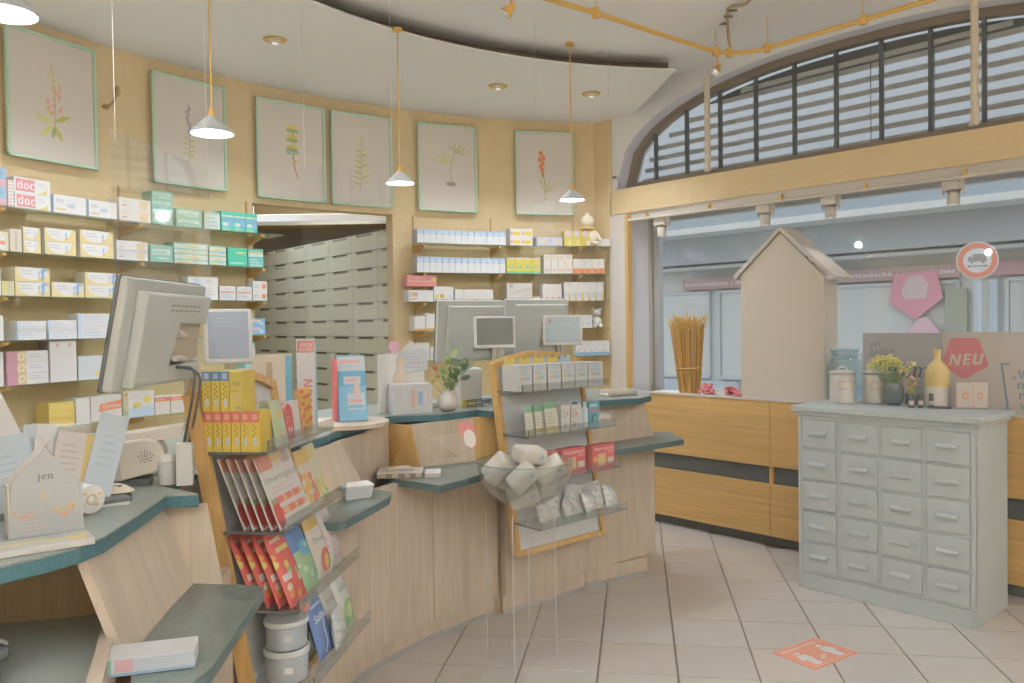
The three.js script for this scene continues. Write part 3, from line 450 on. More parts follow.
// ---------------------------------------------------------------- the street outside
{
  struct('street', [wallSpace(box(44, 0.1, 16, -4, -0.2, 0), -13)], mat(140, 142, 140, 0.8));
  const t = thing('street_building', 'pale shop building across the street with a crimson sign band', 'building');
  const F = -12.5, wall = mat(140, 144, 146, 0.7), pale = mat(164, 165, 162, 0.5), grey = mat(148, 154, 156, 0.6), dkg = mat(128, 136, 140, 0.6);
  const A = (g, n = F) => wallSpace(g, n);
  put(t, 'wall', [A(box(36, 7, 0.3, -5, 6.0, 0), F - 0.1)], wall);
  put(t, 'base_wall', [A(box(36, 3.3, 0.3, -5, 1.45, 0), F - 0.75)], pale);
  put(t, 'canopy', [A(box(36, 0.5, 0.9, -5, 3.32, 0), F + 0.2)], dkg);
  put(t, 'canopy_edge', [A(box(36, 0.1, 0.95, -5, 3.02, 0), F + 0.22)], pale);
  put(t, 'fascia', [A(box(36, 0.55, 0.3, -5, 2.72, 0), F - 0.35)], mat(156, 158, 157, 0.6));
  for (const x of [-9.2, -7.6, -6.0, -4.4, -2.8]) put(t, 'fascia_joint', A(box(0.012, 0.55, 0.01, x, 2.72, 0), F - 0.196), grey);
  put(t, 'ledge', [A(box(36, 0.05, 0.4, -5, 2.44, 0), F - 0.3)], pale);
  // sign band with its lettering (flat print)
  const cv = document.createElement('canvas'); cv.width = 1024; cv.height = 64; const g = cv.getContext('2d');
  g.fillStyle = css(146, 126, 124); g.fillRect(0, 0, 1024, 64); g.fillStyle = css(172, 168, 166); g.font = 'bold 30px sans-serif'; g.textBaseline = 'middle'; const words = 'Damenwäsche | Herrenwäsche | Tischwäsche | Bettwäsche | Handtücher'; g.save(); g.translate(10, 33); g.scale(1004 / g.measureText(words).width, 1); g.fillText(words, 0, 0); g.restore();
  const tx = new THREE.CanvasTexture(cv); tx.colorSpace = THREE.SRGBColorSpace; const sm = new THREE.MeshPhysicalMaterial({ map: tx, roughness: 0.5 }); sm.userData.atlas = true;
  const band = new THREE.BoxGeometry(4.9, 0.2, 0.05); { const uv = band.attributes.uv, nz = band.attributes.normal; for (let i = 0; i < uv.count; i++) if (nz.getZ(i) < 0.9) uv.setXY(i, 0.005, 0.5); }
  put(t, 'sign_band', A(band.translate(-6.85, 2.16, 0), F - 0.5), sm);
  put(t, 'sign_band', A(box(6, 0.2, 0.05, -1.2, 2.16, 0), F - 0.5), mat(150, 122, 124, 0.5));
  for (const [x, w] of [[-9.4, 1.25], [-7.6, 1.9], [-5.5, 2.1], [-2.9, 1.8], [-0.7, 2]]) {
    put(t, 'shop_window', [A(box(w, 0.05, 0.06, x, 2.0, 0), F - 0.56), A(box(w, 0.06, 0.06, x, 0.42, 0), F - 0.56), A(box(0.05, 1.6, 0.06, x - w / 2, 1.21, 0), F - 0.56), A(box(0.05, 1.6, 0.06, x + w / 2, 1.21, 0), F - 0.56)], mat(156, 162, 164, 0.5));
    put(t, 'shop_pane', A(box(w - 0.06, 1.54, 0.02, x, 1.21, 0), F - 0.58), mat(164, 166, 164, 0.08, { specularIntensity: 1 }));
  }
  put(t, 'plinth', [A(box(36, 0.5, 0.1, -5, 0.1, 0), F - 0.55)], mat(150, 158, 164, 0.7));
  put(t, 'door', [A(box(0.3, 1.9, 0.05, -4.45, 0.95, 0), F - 0.5)], mat(130, 134, 124, 0.5));
  for (const x of [-3.95, -3.5]) put(t, 'blue_post', A(box(0.1, 2.0, 0.06, x, 1.0, 0), F - 0.5), mat(150, 160, 168, 0.5));
  // striped awning panels in the left shop window
  for (let i = 0; i < 4; i++) { const b = new THREE.BoxGeometry(1.0, 0.13, 0.02); b.rotateZ(0.42); put(t, 'awning_stripe', A(b.translate(-7.1, 0.75 + i * 0.33, 0), F - 0.55), i % 2 ? mat(158, 156, 152, 0.6) : grey); }
  // pink pentagon poster in the window with a pink figure leaning under it
  const pent = []; for (const [x, y] of [[-0.31, 0.30], [0.31, 0.30], [0.40, -0.10], [0, -0.42], [-0.40, -0.14]]) pent.push([x, y]);
  const po = thing('poster', 'pink five-sided poster in the shop window across the street', 'poster', onW(-5.02, F - 0.46, 1.86), -WT);
  put(po, 'poster_sheet', extr(shape(pent), 0.012, 0.003), mat(172, 122, 136, 0.6)); put(po, 'blank_patch', extr(shape([[-0.2, 0.05], [-0.1, 0.24], [0.1, 0.26], [0.2, 0.1], [0.16, -0.1], [-0.16, -0.1]]), 0.016, 0.002), mat(166, 150, 152, 0.6));
  put(po, 'lower_sheet', extr(shape([[-0.42, -0.95], [0.05, -0.40], [0.18, -0.38], [0.62, -0.95]]), 0.01, 0.002), mat(170, 146, 154, 0.6));
  // round no-lorries sign on a post
  const sp = onW(0, 0), sg = thing('traffic_sign', 'round red ringed traffic sign showing a lorry, on a street post', 'traffic sign', [4.51, 0, -7.9], -WT + 0.25);
  put(sg, 'sign_plate', rod(0.18, 0.012, 0, 0, 0, 40).rotateX(Math.PI / 2).translate(0, 2.02, 0), mat(172, 172, 172, 0.4));
  put(sg, 'sign_ring', new THREE.ExtrudeGeometry((() => { const s = new THREE.Shape(); s.absarc(0, 0, 0.168, 0, Math.PI * 2); const p = new THREE.Path(); p.absarc(0, 0, 0.12, 0, Math.PI * 2); s.holes.push(p); return s; })(), { depth: 0.004, bevelEnabled: false, curveSegments: 40 }).translate(0, 2.02, 0.006), mat(176, 116, 100, 0.4));
  put(sg, 'lorry_symbol', [box(0.115, 0.07, 0.003, 0.02, 2.045, 0.008), box(0.035, 0.045, 0.003, -0.06, 2.035, 0.008), rod(0.013, 0.003, 0, 0, 0, 14).rotateX(Math.PI / 2).translate(-0.045, 2.005, 0.008), rod(0.013, 0.003, 0, 0, 0, 14).rotateX(Math.PI / 2).translate(0.05, 2.005, 0.008), box(0.17, 0.008, 0.003, 0, 1.965, 0.008), ...[-1, 1].map((k) => new THREE.ExtrudeGeometry(shape([[k * 0.09, 1.965], [k * 0.065, 1.98], [k * 0.065, 1.95]]), { depth: 0.003, bevelEnabled: false }).translate(0, 0, 0.007))], mat(126, 124, 122, 0.5));
  put(sg, 'post', rod(0.032, 2.3, 0, 0.95, -0.045, 16), mat(150, 160, 168, 0.5));
}
// ---------------------------------------------------------------- framed plant prints on the curved wall
const frameMint = mat(142, 160, 140, 0.5);
{
  const S = 512, cv = document.createElement('canvas'); cv.width = 6 * 256; cv.height = 384; const g = cv.getContext('2d');
  g.fillStyle = css(164, 157, 146); g.fillRect(0, 0, cv.width, cv.height);
  const stem = (c, pts, w) => { g.strokeStyle = c; g.lineWidth = w; g.lineCap = 'round'; g.beginPath(); g.moveTo(...pts[0]); g.bezierCurveTo(...pts[1], ...pts[2], ...pts[3]); g.stroke(); };
  const leaf = (c, x, y, l, w, a) => { g.save(); g.translate(x, y); g.rotate(a); g.fillStyle = c; g.beginPath(); g.moveTo(0, 0); g.quadraticCurveTo(l / 2, -w, l, 0); g.quadraticCurveTo(l / 2, w, 0, 0); g.fill(); g.restore(); };
  const dot = (c, x, y, r, q = 1) => { g.fillStyle = c; g.beginPath(); g.ellipse(x, y, r, r * q, 0, 0, 7); g.fill(); };
  const G1 = css(146, 144, 84), G2 = css(126, 134, 98), G3 = css(160, 158, 100), ST = css(140, 134, 104);
  const caption = (o) => { g.fillStyle = css(160, 156, 146); g.fillRect(o + 60, 345, 130, 3); g.fillRect(o + 80, 354, 90, 2); };
  { const o = 0; stem(ST, [[o + 132, 285], [o + 134, 200], [o + 136, 140], [o + 126, 80]], 3); for (let i = 0; i < 34; i++) { const y = 90 + i * 4.6, w = 4 + i * 0.45; dot(i < 12 ? css(166, 150, 112) : css(170, 128, 116), o + 131 + jit(w + 8), y, 2.6 + i * 0.08, 1.25); } leaf(G1, o + 128, 262, 58, 14, -0.5); leaf(G3, o + 128, 268, 60, 15, -2.8); leaf(G1, o + 130, 275, 52, 15, 1.1); leaf(G3, o + 128, 272, 60, 14, 2.3); leaf(G2, o + 130, 276, 40, 13, 1.7); leaf(G3, o + 124, 250, 34, 8, -2.2); caption(o); }
  { const o = 256; stem(ST, [[o + 120, 300], [o + 130, 230], [o + 118, 160], [o + 126, 90]], 3); for (let i = 0; i < 18; i++) dot(css(124, 116, 124), o + 122 + jit(9), 92 + i * 6, 3.6, 1.3); for (let i = 0; i < 8; i++) leaf(G1, o + 122, 220 + i * 9, 26, 5, (i % 2 ? -0.5 : -2.6) + jit(0.3)); caption(o); }
  { const o = 512; stem(css(150, 118, 88), [[o + 150, 300], [o + 140, 270], [o + 128, 240], [o + 134, 90]], 5); for (const y of [95, 135, 175]) { dot(css(166, 148, 78), o + 130, y, 22, 0.45); dot(G2, o + 130, y + 11, 24, 0.35); } leaf(css(118, 140, 124), o + 130, 205, 30, 10, -0.4); leaf(css(118, 140, 124), o + 130, 205, 30, 10, -2.8); leaf(G1, o + 132, 235, 22, 7, -0.5); caption(o); }
  { const o = 768; stem(ST, [[o + 118, 320], [o + 126, 250], [o + 124, 180], [o + 128, 95]], 3); for (let i = 0; i < 7; i++) { const y = 150 + i * 24, l = 24 + i * 3; leaf(i % 2 ? G1 : G3, o + 124, y, l, 10, -0.45); leaf(G1, o + 124, y + 8, l, 9, -2.7); } dot(css(160, 154, 126), o + 128, 96, 8); dot(css(160, 154, 126), o + 122, 112, 7); caption(o); }
  { const o = 1024; stem(ST, [[o + 150, 260], [o + 130, 220], [o + 140, 160], [o + 170, 100]], 3); for (let i = 0; i < 5; i++) { leaf(G1, o + 168, 118, 52, 7, -2.4 + i * 0.62); leaf(G3, o + 116, 170, 52, 7, -2.9 + i * 0.62); } dot(css(130, 120, 106), o + 142, 264, 22, 0.5); caption(o); }
  { const o = 1280; stem(G2, [[o + 128, 320], [o + 132, 260], [o + 120, 190], [o + 116, 130]], 3); for (const [x, y] of [[112, 96], [124, 116], [108, 126], [120, 142], [112, 160], [118, 176]]) dot(css(176, 110, 74), o + x, y, 9, 1.4); for (let i = 0; i < 5; i++) leaf(G1, o + 130, 290, 90 - i * 6, 5, -1.9 + i * 0.32); dot(css(150, 116, 70), o + 120, 200, 6, 2); caption(o); }
  const tx = new THREE.CanvasTexture(cv); tx.colorSpace = THREE.SRGBColorSpace;
  const pm = new THREE.MeshPhysicalMaterial({ map: tx, roughness: 0.35, specularIntensity: 0.5 }); pm.userData.atlas = true;
  const names = ['pink foxglove', 'dark purple spike flower', 'yellow whorled flower', 'green climbing leaves', 'feathery twig', 'orange red flower'];
  const wide = [6.84, 6.64, 6.88, 6.43, 6.5, 6.55], left = [-66.6, -55.3, -45.73, -38.22, -28.95, -18.07];
  names.forEach((n, i) => {
    const a = left[i] + wide[i] / 2, w = 2 * 4.2 * Math.sin(rad(wide[i] / 2)), h = 0.66, t = thing('plant_print', `framed botanical print of ${i === 0 || i === 3 || i === 1 || i === 2 || i === 4 || i === 5 ? 'a ' : ''}${n} on the curved wall`.replace('a green climbing leaves', 'green climbing leaves').replace('a orange', 'an orange'), 'picture', pol(4.205, a - (i ? 0 : 0.22), i ? (i === 1 ? 2.345 : 2.335) : 2.362), -rad(a), 'botanical prints along the curved wall');
    const f = []; for (const s of [-1, 1]) { f.push(rbox(0.016, h, 0.02, 0.003, s * (w / 2 - 0.008), h / 2, 0.012), rbox(w, 0.016, 0.02, 0.003, 0, h / 2 + s * (h / 2 - 0.008), 0.012)); }
    put(t, 'frame', f, frameMint);
    const g2 = box(w - 0.03, h - 0.03, 0.008, 0, h / 2, 0.008), uv = g2.attributes.uv, nz = g2.attributes.normal;
    for (let k = 0; k < uv.count; k++) nz.getZ(k) > 0.9 ? uv.setXY(k, (i + 0.02 + uv.getX(k) * 0.96) / 6, uv.getY(k)) : uv.setXY(k, (i + 0.05) / 6, 0.97);
    put(t, 'print', g2, pm);
  });
}
// ---------------------------------------------------------------- glass wall shelves on wooden brackets
const SH = [2.075, 1.86, 1.648, 1.434, 1.218, 0.99], SR = 4.0;
{
  const where = ['topmost', 'second', 'third', 'fourth', 'fifth', 'lowest'];
  const mk = (k, a0, a1, side, brackets) => {
    const t = thing('glass_shelf', `${where[k]} curved glass shelf on the ${side} bay of the wall`, 'shelf', [0, 0, 0], 0, `glass shelves of the ${side} bay`);
    put(t, 'glass_board', arcSlab(SR, 4.222, a0, a1, SH[k] - 0.008, SH[k]), M.glassGreen);
    for (const a of brackets) {
      const g = extr(shape([[0, 0], [0.20, 0], [0.20, -0.012], [0.04, -0.05], [0, -0.05]]), 0.022, 0.002); g.translate(0, 0, -0.011); g.rotateY(Math.PI / 2 + Math.PI); g.rotateY(Math.PI); g.rotateY(Math.PI);
      g.rotateY(-rad(a)); put(t, 'bracket', g.translate(...pol(4.225, a, SH[k] - 0.0085)), M.honeyUp);
    }
  };
  for (let k = 0; k < 6; k++) mk(k, k === 5 ? -80 : -82, k > 3 ? -45.2 : -44.7, 'left', [-69, -58, -46.6]);
  for (let k = 0; k < 5; k++) mk(k, -30.3, -8.2, 'right', [-29.4, -20.8, -11.5]);
  const rail = (a, y0, y1) => { const g = box(0.012, y1 - y0, 0.008, 0, (y0 + y1) / 2, 0); g.rotateY(-rad(a)); return g.translate(...pol(4.233, a)); };
  const t1 = thing('shelf_rails', 'thin brown upright rails carrying the left glass shelves', 'shelf rails'); for (const a of [-69, -58, -46.6]) put(t1, 'rail', rail(a, 0.9, 2.3), M.rail);
  const t2 = thing('shelf_rails', 'thin brown upright rails carrying the right glass shelves', 'shelf rails'); for (const a of [-29.4, -20.8, -11.5]) put(t2, 'rail', rail(a, 0.9, 2.3), M.rail);
}
// ---------------------------------------------------------------- back room with the green drawer wall
{
  const A = [-0.917, -6.34], B = [-2.389, -8.15], L = Math.hypot(B[0] - A[0], B[1] - A[1]), ux = (B[0] - A[0]) / L, uz = (B[1] - A[1]) / L;
  const t = thing('drawer_wall', 'tall pale green wall of pull-out medicine drawers seen through the passage', 'drawer cabinet', [A[0], 0, A[1]], Math.atan2(-uz, ux) + Math.PI);
  // local: x runs from the near end to the left (negative), front faces +z
  const dm = [[165, 166, 149], [163, 164, 146], [167, 168, 152]].map((q) => mat(...q, 0.55)), slot = mat(112, 108, 92, 0.7), CW = 0.42, RH = 0.14;
  put(t, 'carcass', box(3.4, 2.235, 0.5, -1.55, 1.1175, -0.27), mat(150, 150, 132, 0.6));
  for (let c = 0; c < 8; c++) for (let r = 0; r < 12; r++) {
    const x = 0.1 - (c + 0.5) * CW + 0.08, y = 2.232 - 0.004 - (r + 0.5) * RH;
    const d = put(t, 'drawer', [box(CW - 0.003, RH - 0.003 - 0.02, 0.02, x, y - 0.01, -0.01), box(CW * 0.18, 0.02, 0.02, x - CW * 0.405, y + RH / 2 - 0.012, -0.01), box(CW * 0.18, 0.02, 0.02, x + CW * 0.405, y + RH / 2 - 0.012, -0.01)], dm[Math.floor(rnd() * 3)]);
    put(d, 'grip_slot', box(CW * 0.62, 0.018, 0.006, x, y + RH / 2 - 0.012, -0.017), slot);
  }
  const bx = (p, m, n) => struct(n, p, m);
  const room = [...Array(9)].map((_, i) => { const q = pol(4.37, -60 + 4.4 * i); return [q[0], q[2]]; }).concat([[-0.25, -6.65], [-0.25, -12.6], [-4.4, -12.6], [-4.4, -5.2]]);
  struct('floor_back', [prism(room, -0.1, -0.012)], M.cream); struct('ceiling_back', [prism(room, 2.72, 2.84)], M.cream);
  const wl = (a, b) => { const dx = b[0] - a[0], dz = b[1] - a[1]; return box(Math.hypot(dx, dz) + 0.05, 2.9, 0.1, (a[0] + b[0]) / 2, 1.4, (a[1] + b[1]) / 2, 0, 0, 0) && (() => { const g = new THREE.BoxGeometry(Math.hypot(dx, dz) + 0.05, 2.9, 0.1); g.rotateY(-Math.atan2(dz, dx)); return g.translate((a[0] + b[0]) / 2, 1.4, (a[1] + b[1]) / 2); })(); };
  struct('wall_back_right', [wl([-0.4, -6.5], [-0.25, -12.6])], M.wall); struct('wall_back_far', [wl([-0.2, -12.6], [-4.5, -12.6])], M.wall); struct('wall_back_left', [wl([-4.4, -12.6], [-4.4, -5.2]), wl([-4.4, -5.2], [-2.5, -4.75])], M.wall);
  const l2 = thing('ceiling_light', 'flat ceiling light before the green drawer wall', 'ceiling light', [-2.55, 2.70, -6.5], 0.68); put(l2, 'diffuser', rbox(1.2, 0.02, 0.3, 0.005, 0, 0, 0), new THREE.MeshStandardMaterial({ color: 0xffffff, emissive: 0xffffff, emissiveIntensity: 0.5 })); put(l2, 'light_frame', [box(1.24, 0.03, 0.02, 0, 0, 0.16), box(1.24, 0.03, 0.02, 0, 0, -0.16)], M.steel);
  { const ra = new THREE.RectAreaLight(lampColor, 10, 1.2, 0.3); ra.position.set(0, -0.014, 0); ra.rotation.x = -Math.PI / 2; l2.add(ra); }
  struct('trim_9', [box(4.0, 0.34, 0.9, -2.35, 2.55, -10.1)], M.white); struct('trim_10', [box(4.0, 0.2, 0.4, -2.35, 2.62, -8.6)], M.wallYellow);
  const lt = thing('ceiling_light', 'long white hanging light in the room behind the passage', 'ceiling light', [-1.75, 2.46, -7.5]);
  const bg = new THREE.MeshStandardMaterial({ color: 0xffffff, emissive: 0xffffff, emissiveIntensity: 0.12 });
  put(lt, 'diffuser', rbox(1.5, 0.07, 0.24, 0.01, 0, 0, 0), bg); for (const x of [-0.6, 0.6]) put(lt, 'hanging_cord', rod(0.003, 0.225, x, 0.147, 0, 6), M.steel);
  for (const q of [-1, 1]) { const ra = new THREE.RectAreaLight(lampColor, q > 0 ? 12 : 2, 1.4, 0.22); ra.position.set(0, q * 0.045, 0); ra.rotation.x = q * Math.PI / 2; lt.add(ra); }
}
// ---------------------------------------------------------------- cartons on the wall shelves
// K(shelf, left angle, right angle, height, stacked, side by side, print, label, group)
const ORD = ['first', 'second', 'third', 'fourth', 'fifth', 'sixth', 'seventh', 'eighth', 'ninth', 'tenth', 'eleventh', 'twelfth', 'thirteenth', 'fourteenth'];
const pileWord = { 1: [''], 2: ['lower', 'upper'], 3: ['bottom', 'middle', 'top'], 4: ['bottom', 'second', 'third', 'top'] };
function K(k, a0, a1, h, n, c, style, label, group) {
  const step = (a1 - a0) / c, Rf = 4.035, depth = 0.1, w = 2 * Rf * Math.sin(rad(step / 2)) * (c > 3 ? 0.975 : 0.985), bh = h / n; let first = null;
  for (let j = 0; j < c; j++) for (let i = 0; i < n; i++) {
    const a = a0 + (j + 0.5) * step, fine = c > 1 ? 0.003 : 0.0015; let o;
    const lab = c > 1 ? `${label}${n > 1 ? ', ' + pileWord[n][i] + ' layer' : ''}, ${ORD[j]} from the left` : label.replace('{}', pileWord[n][i]);
    if (first) { o = first.clone(); o.name = numbered('medicine_carton'); scene.add(o); tag(o, lab, 'box', group); }
    else { o = solid('medicine_carton', skin(new THREE.BoxGeometry(w, bh - 0.0008, depth), style), cardMat, lab, 'box', group); first = o; }
    const p = pol(Rf + depth / 2 + Math.abs(jit(fine)), a, SH[k] + bh * (i + 0.5)); o.position.set(...p); o.rotation.y = -rad(a) + jit(0.012);
  }
}
K(0,-70.05,-68.62,0.185,2,1,'bluepink','blue and pink carton at the left end of the topmost shelf, {} one');
K(0,-68.55,-68.11,0.130,2,1,'redstripe','narrow red striped carton squeezed left of the doc boxes, {} one');
K(0,-68.08,-65.33,0.153,2,1,'doc','white carton with red doc lettering on the topmost left shelf, {} one');
K(0,-65.29,-62.52,0.096,1,1,'bluebar','long white carton with blue left end, next to the doc boxes');
K(0,-62.48,-59.99,0.093,1,1,'bluebar','long white carton with blue left end, second from the doc boxes');
K(0,-59.82,-57.06,0.129,2,1,'whiteorange','white carton with faint orange pattern beside the green stack, {} one');
K(0,-56.97,-55.09,0.192,4,1,'green','green and white carton in the tall stack on the topmost shelf, {} one');
K(0,-54.81,-52.41,0.109,2,1,'green','green and white carton right of the tall green stack, {} one');
K(0,-52.23,-50.71,0.107,1,1,'greenpale','pale green carton beside the bright green boxes on the topmost left shelf');
K(0,-50.61,-47.10,0.121,1,3,'greenblue','bright green carton with blue waves, topmost left shelf','bright green cartons at the right end of the topmost left shelf');
K(1,-70.00,-68.57,0.094,1,1,'reddot','pale carton with a red dot at the left end of the second shelf');
K(1,-68.50,-67.62,0.112,1,1,'beigeside','plain beige carton end beside the first curved white boxes');
K(1,-67.51,-66.19,0.128,2,1,'swoosh','white carton with orange swoosh, first pair on the second shelf, {} one');
K(1,-65.88,-63.41,0.136,2,1,'swoosh','white carton with orange swoosh, second pair on the second shelf, {} one');
K(1,-63.13,-60.33,0.145,2,1,'swoosh','white carton with orange swoosh, third pair on the second shelf, {} one');
K(1,-60.12,-57.40,0.108,2,1,'whiteorange','pale carton between the swoosh and green boxes, {} one');
K(1,-57.23,-55.17,0.099,1,1,'green','green carton with white lettering at the left of the green row');
K(1,-55.08,-51.93,0.124,2,1,'greenyellow','green and yellow striped carton, wider pair on the second shelf, {} one');
K(1,-51.83,-50.21,0.118,2,1,'greenyellow','green and yellow striped carton, narrower pair on the second shelf, {} one');
K(1,-50.06,-48.16,0.114,1,1,'greensolid','solid emerald green carton near the right end of the second left shelf');
K(1,-48.07,-46.58,0.115,1,1,'greenwave','green and white carton at the right end of the second left shelf');
K(2,-70.10,-69.24,0.129,1,1,'white','plain white carton at the left end of the third shelf');
K(2,-69.17,-68.26,0.071,1,1,'yellowside','small yellowish carton end on the third shelf');
K(2,-68.19,-65.55,0.143,2,1,'swooshblue','white carton with blue figure, first pair on the third shelf, {} one');
K(2,-65.47,-62.86,0.076,1,1,'swooshblue','single white carton with blue figure between two pairs on the third shelf');
K(2,-62.78,-59.82,0.135,2,1,'swooshblue','white carton with blue figure, second pair on the third shelf, {} one');
K(2,-53.87,-51.05,0.138,2,1,'whiteyellow','white carton with yellow corner behind the big monitor, {} one');
K(2,-50.91,-49.36,0.088,1,1,'redline','white carton with a red line, left of two on the third shelf');
K(2,-49.27,-47.79,0.087,1,1,'redline','white carton with a red line, right of two on the third shelf');
K(2,-47.69,-46.25,0.125,2,1,'orangedot','white carton with an orange dot, right end of third left shelf, {} one');
K(3,-70.19,-69.12,0.117,1,1,'white','plain white carton at the left end of the fourth shelf');
K(3,-68.17,-65.95,0.093,2,1,'bluelines','white carton with blue left edge, leftmost pile on the fourth shelf, {} one');
K(3,-65.80,-63.55,0.097,2,1,'bluelines','white carton with blue left edge, middle pile on the fourth shelf, {} one');
K(3,-63.47,-60.25,0.131,2,1,'bluelines','white carton with blue left edge, tallest pile on the fourth shelf, {} one');
K(3,-48.61,-46.52,0.101,2,1,'bluewhite','small blue white carton, right end of the fourth left shelf, {} one');
K(4,-70.43,-69.22,0.163,1,1,'white','plain white carton at the left end of the fifth shelf');
K(4,-69.00,-65.85,0.162,3,1,'pinkorange','white carton with pink and orange end on the fifth shelf, {} of three');
K(4,-65.73,-63.64,0.206,1,1,'hearts','tall white carton with red hearts along its top edge');
K(4,-63.52,-61.01,0.124,1,1,'paleblue','pale carton with a yellow dot beside the tall monitor');
K(4,-48.68,-47.60,0.162,1,1,'greenwave','small green and blue carton right of the small screen');
K(5,-65.95,-63.90,0.122,3,1,'yellow','bright yellow carton on the lowest shelf, {} of three');
K(5,-63.82,-62.68,0.132,1,1,'white','white carton behind the tilted leaflets on the lowest shelf');
K(5,-62.60,-60.00,0.134,1,1,'redband','wide white carton with an orange red band on the lowest shelf');
K(5,-59.92,-57.17,0.143,1,1,'flowers','white and blue carton with two yellow flowers on the lowest shelf');
K(5,-57.12,-55.77,0.102,1,1,'redtop','white carton with a red top band, left of two on the lowest shelf');
K(5,-55.73,-54.40,0.100,1,1,'redtop','white carton with a red top band, right of two on the lowest shelf');
K(0,-30.16,-20.10,0.102,1,14,'bluetop','narrow white carton with pale blue top on the topmost right shelf','blue topped cartons in the row on the topmost right shelf');
K(0,-19.58,-16.98,0.131,2,2,'yellowband','white carton with yellow band','yellow banded cartons stacked on the topmost right shelf');
K(0,-16.52,-13.51,0.069,1,2,'lilac','flat lilac grey carton on the topmost right shelf','flat lilac cartons on the topmost right shelf');
K(0,-13.34,-10.39,0.122,1,3,'yellowpink','yellow carton with pink and white top','yellow and pink cartons beside the pale doll');
K(0,-9.12,-8.08,0.057,1,1,'white','small white carton at the right end of the topmost right shelf');
K(1,-30.22,-20.15,0.116,1,14,'bluetop','narrow white carton with light blue top on the second right shelf','blue topped cartons in the row on the second right shelf');
K(1,-20.03,-16.10,0.124,1,4,'yellowgreen','yellow carton with teal letters and green foot','yellow cartons on the second right shelf');
K(1,-15.70,-12.40,0.149,1,4,'whitered','tall white carton with small red mark','tall white cartons on the second right shelf');
K(1,-12.34,-8.70,0.115,1,5,'redfoot','white carton with orange red foot','red footed cartons on the second right shelf');
K(2,-31.23,-28.42,0.084,1,1,'stripeend','white carton with coloured end under the red box');
K(2,-28.37,-26.16,0.111,1,1,'dots','white carton with yellow and brown dots right of the red box');
K(2,-26.04,-21.58,0.090,1,1,'whiteline','long white carton above the middle monitor');
K(2,-20.02,-17.07,0.140,1,1,'greyprint','tall pale carton above the right monitor');
K(2,-17.02,-16.20,0.040,1,1,'redcap','tiny white carton with a red top');
K(2,-15.92,-13.71,0.132,1,1,'whitered2','square white carton with three small red marks');
K(2,-13.42,-8.85,0.147,1,6,'bluefoot','white carton with blue and orange foot','blue and orange footed cartons on the third right shelf');
K(3,-30.62,-29.38,0.109,1,1,'orangefoot','white carton with orange foot, left of two beside the middle monitor');
K(3,-29.33,-27.69,0.126,1,1,'orangefoot','white carton with orange foot, right of two beside the middle monitor');
K(3,-11.67,-10.22,0.102,1,1,'paleblocks','small pale carton beside the glass figure');
K(4,-12.18,-8.24,0.113,1,5,'bluebase','white carton with bright blue base','blue based cartons on the lowest right shelf');
K(4,-30.45,-28.99,0.128,1,1,'bluewhite2','white and grey carton behind the white card, lower right bay');
K(4,-28.93,-27.86,0.096,1,1,'paleblocks','pale carton end beside the middle monitor, lower right bay');
{ // things on the shelves that are not plain cartons
  const at2 = (R, a, y) => pol(R, a, y);
  const rb = solid('medicine_carton', skin(new THREE.BoxGeometry(0.235, 0.078, 0.1), 'redbox'), cardMat, 'coral red carton lying on white cartons at the left of the third right shelf', 'box'); rb.position.set(...at2(4.085, -29.67, SH[2] + 0.111 + 0.039)); rb.rotation.y = rad(29.67);
  const gb = solid('medicine_carton', skin(new THREE.BoxGeometry(0.05, 0.045, 0.08), 'darkgrey'), cardMat, 'small dark grey carton on top of the pink and orange pile', 'box'); gb.position.set(...at2(4.085, -65.4, SH[4] + 0.162 + 0.0225)); gb.rotation.y = rad(65.4);
  // pale doll sitting on the top right shelf
  const d = thing('doll', 'pale round headed doll sitting at the right end of the topmost right shelf', 'doll', at2(4.1, -10.2, SH[0]), rad(10.2)), dm = mat(172, 162, 142, 0.9);
  put(d, 'body', [new THREE.SphereGeometry(0.055, 20, 14).scale(1.1, 1.35, 0.9).translate(0.015, 0.074, 0), bar([0.05, 0.11, 0.02], [0.10, 0.02, 0.04], 0.016), bar([-0.03, 0.10, 0.02], [-0.06, 0.03, 0.05], 0.016), bar([0.03, 0.03, 0.03], [0.06, 0.018, 0.09], 0.018), bar([-0.01, 0.03, 0.03], [-0.03, 0.018, 0.09], 0.018)], dm);
  put(d, 'head', [new THREE.SphereGeometry(0.056, 24, 16).translate(-0.012, 0.195, 0), new THREE.ConeGeometry(0.04, 0.05, 20).translate(-0.012, 0.252, 0)], dm);
  put(d, 'scarf', new THREE.TorusGeometry(0.047, 0.012, 10, 24).rotateX(Math.PI / 2).translate(-0.01, 0.145, 0), mat(164, 138, 92, 0.9));
  // glass figure
  const f = thing('glass_figure', 'clear glass animal figure on the fourth right shelf beside the screen', 'figurine', at2(4.1, -9.45, SH[3]), rad(9.45)), gm = mat(160, 156, 150, 0.15, { specularIntensity: 1, clearcoat: 1 });
  put(f, 'body', [new THREE.SphereGeometry(0.042, 20, 14).scale(1, 1.1, 0.9).translate(0, 0.05, 0), new THREE.SphereGeometry(0.018, 12, 10).translate(-0.025, 0.016, 0.02), new THREE.SphereGeometry(0.018, 12, 10).translate(0.025, 0.016, 0.02)], gm);
  put(f, 'head', [new THREE.SphereGeometry(0.033, 20, 14).translate(0, 0.122, 0.008), new THREE.SphereGeometry(0.014, 12, 8).translate(-0.026, 0.148, 0), new THREE.SphereGeometry(0.014, 12, 8).translate(0.026, 0.148, 0)], gm);
}
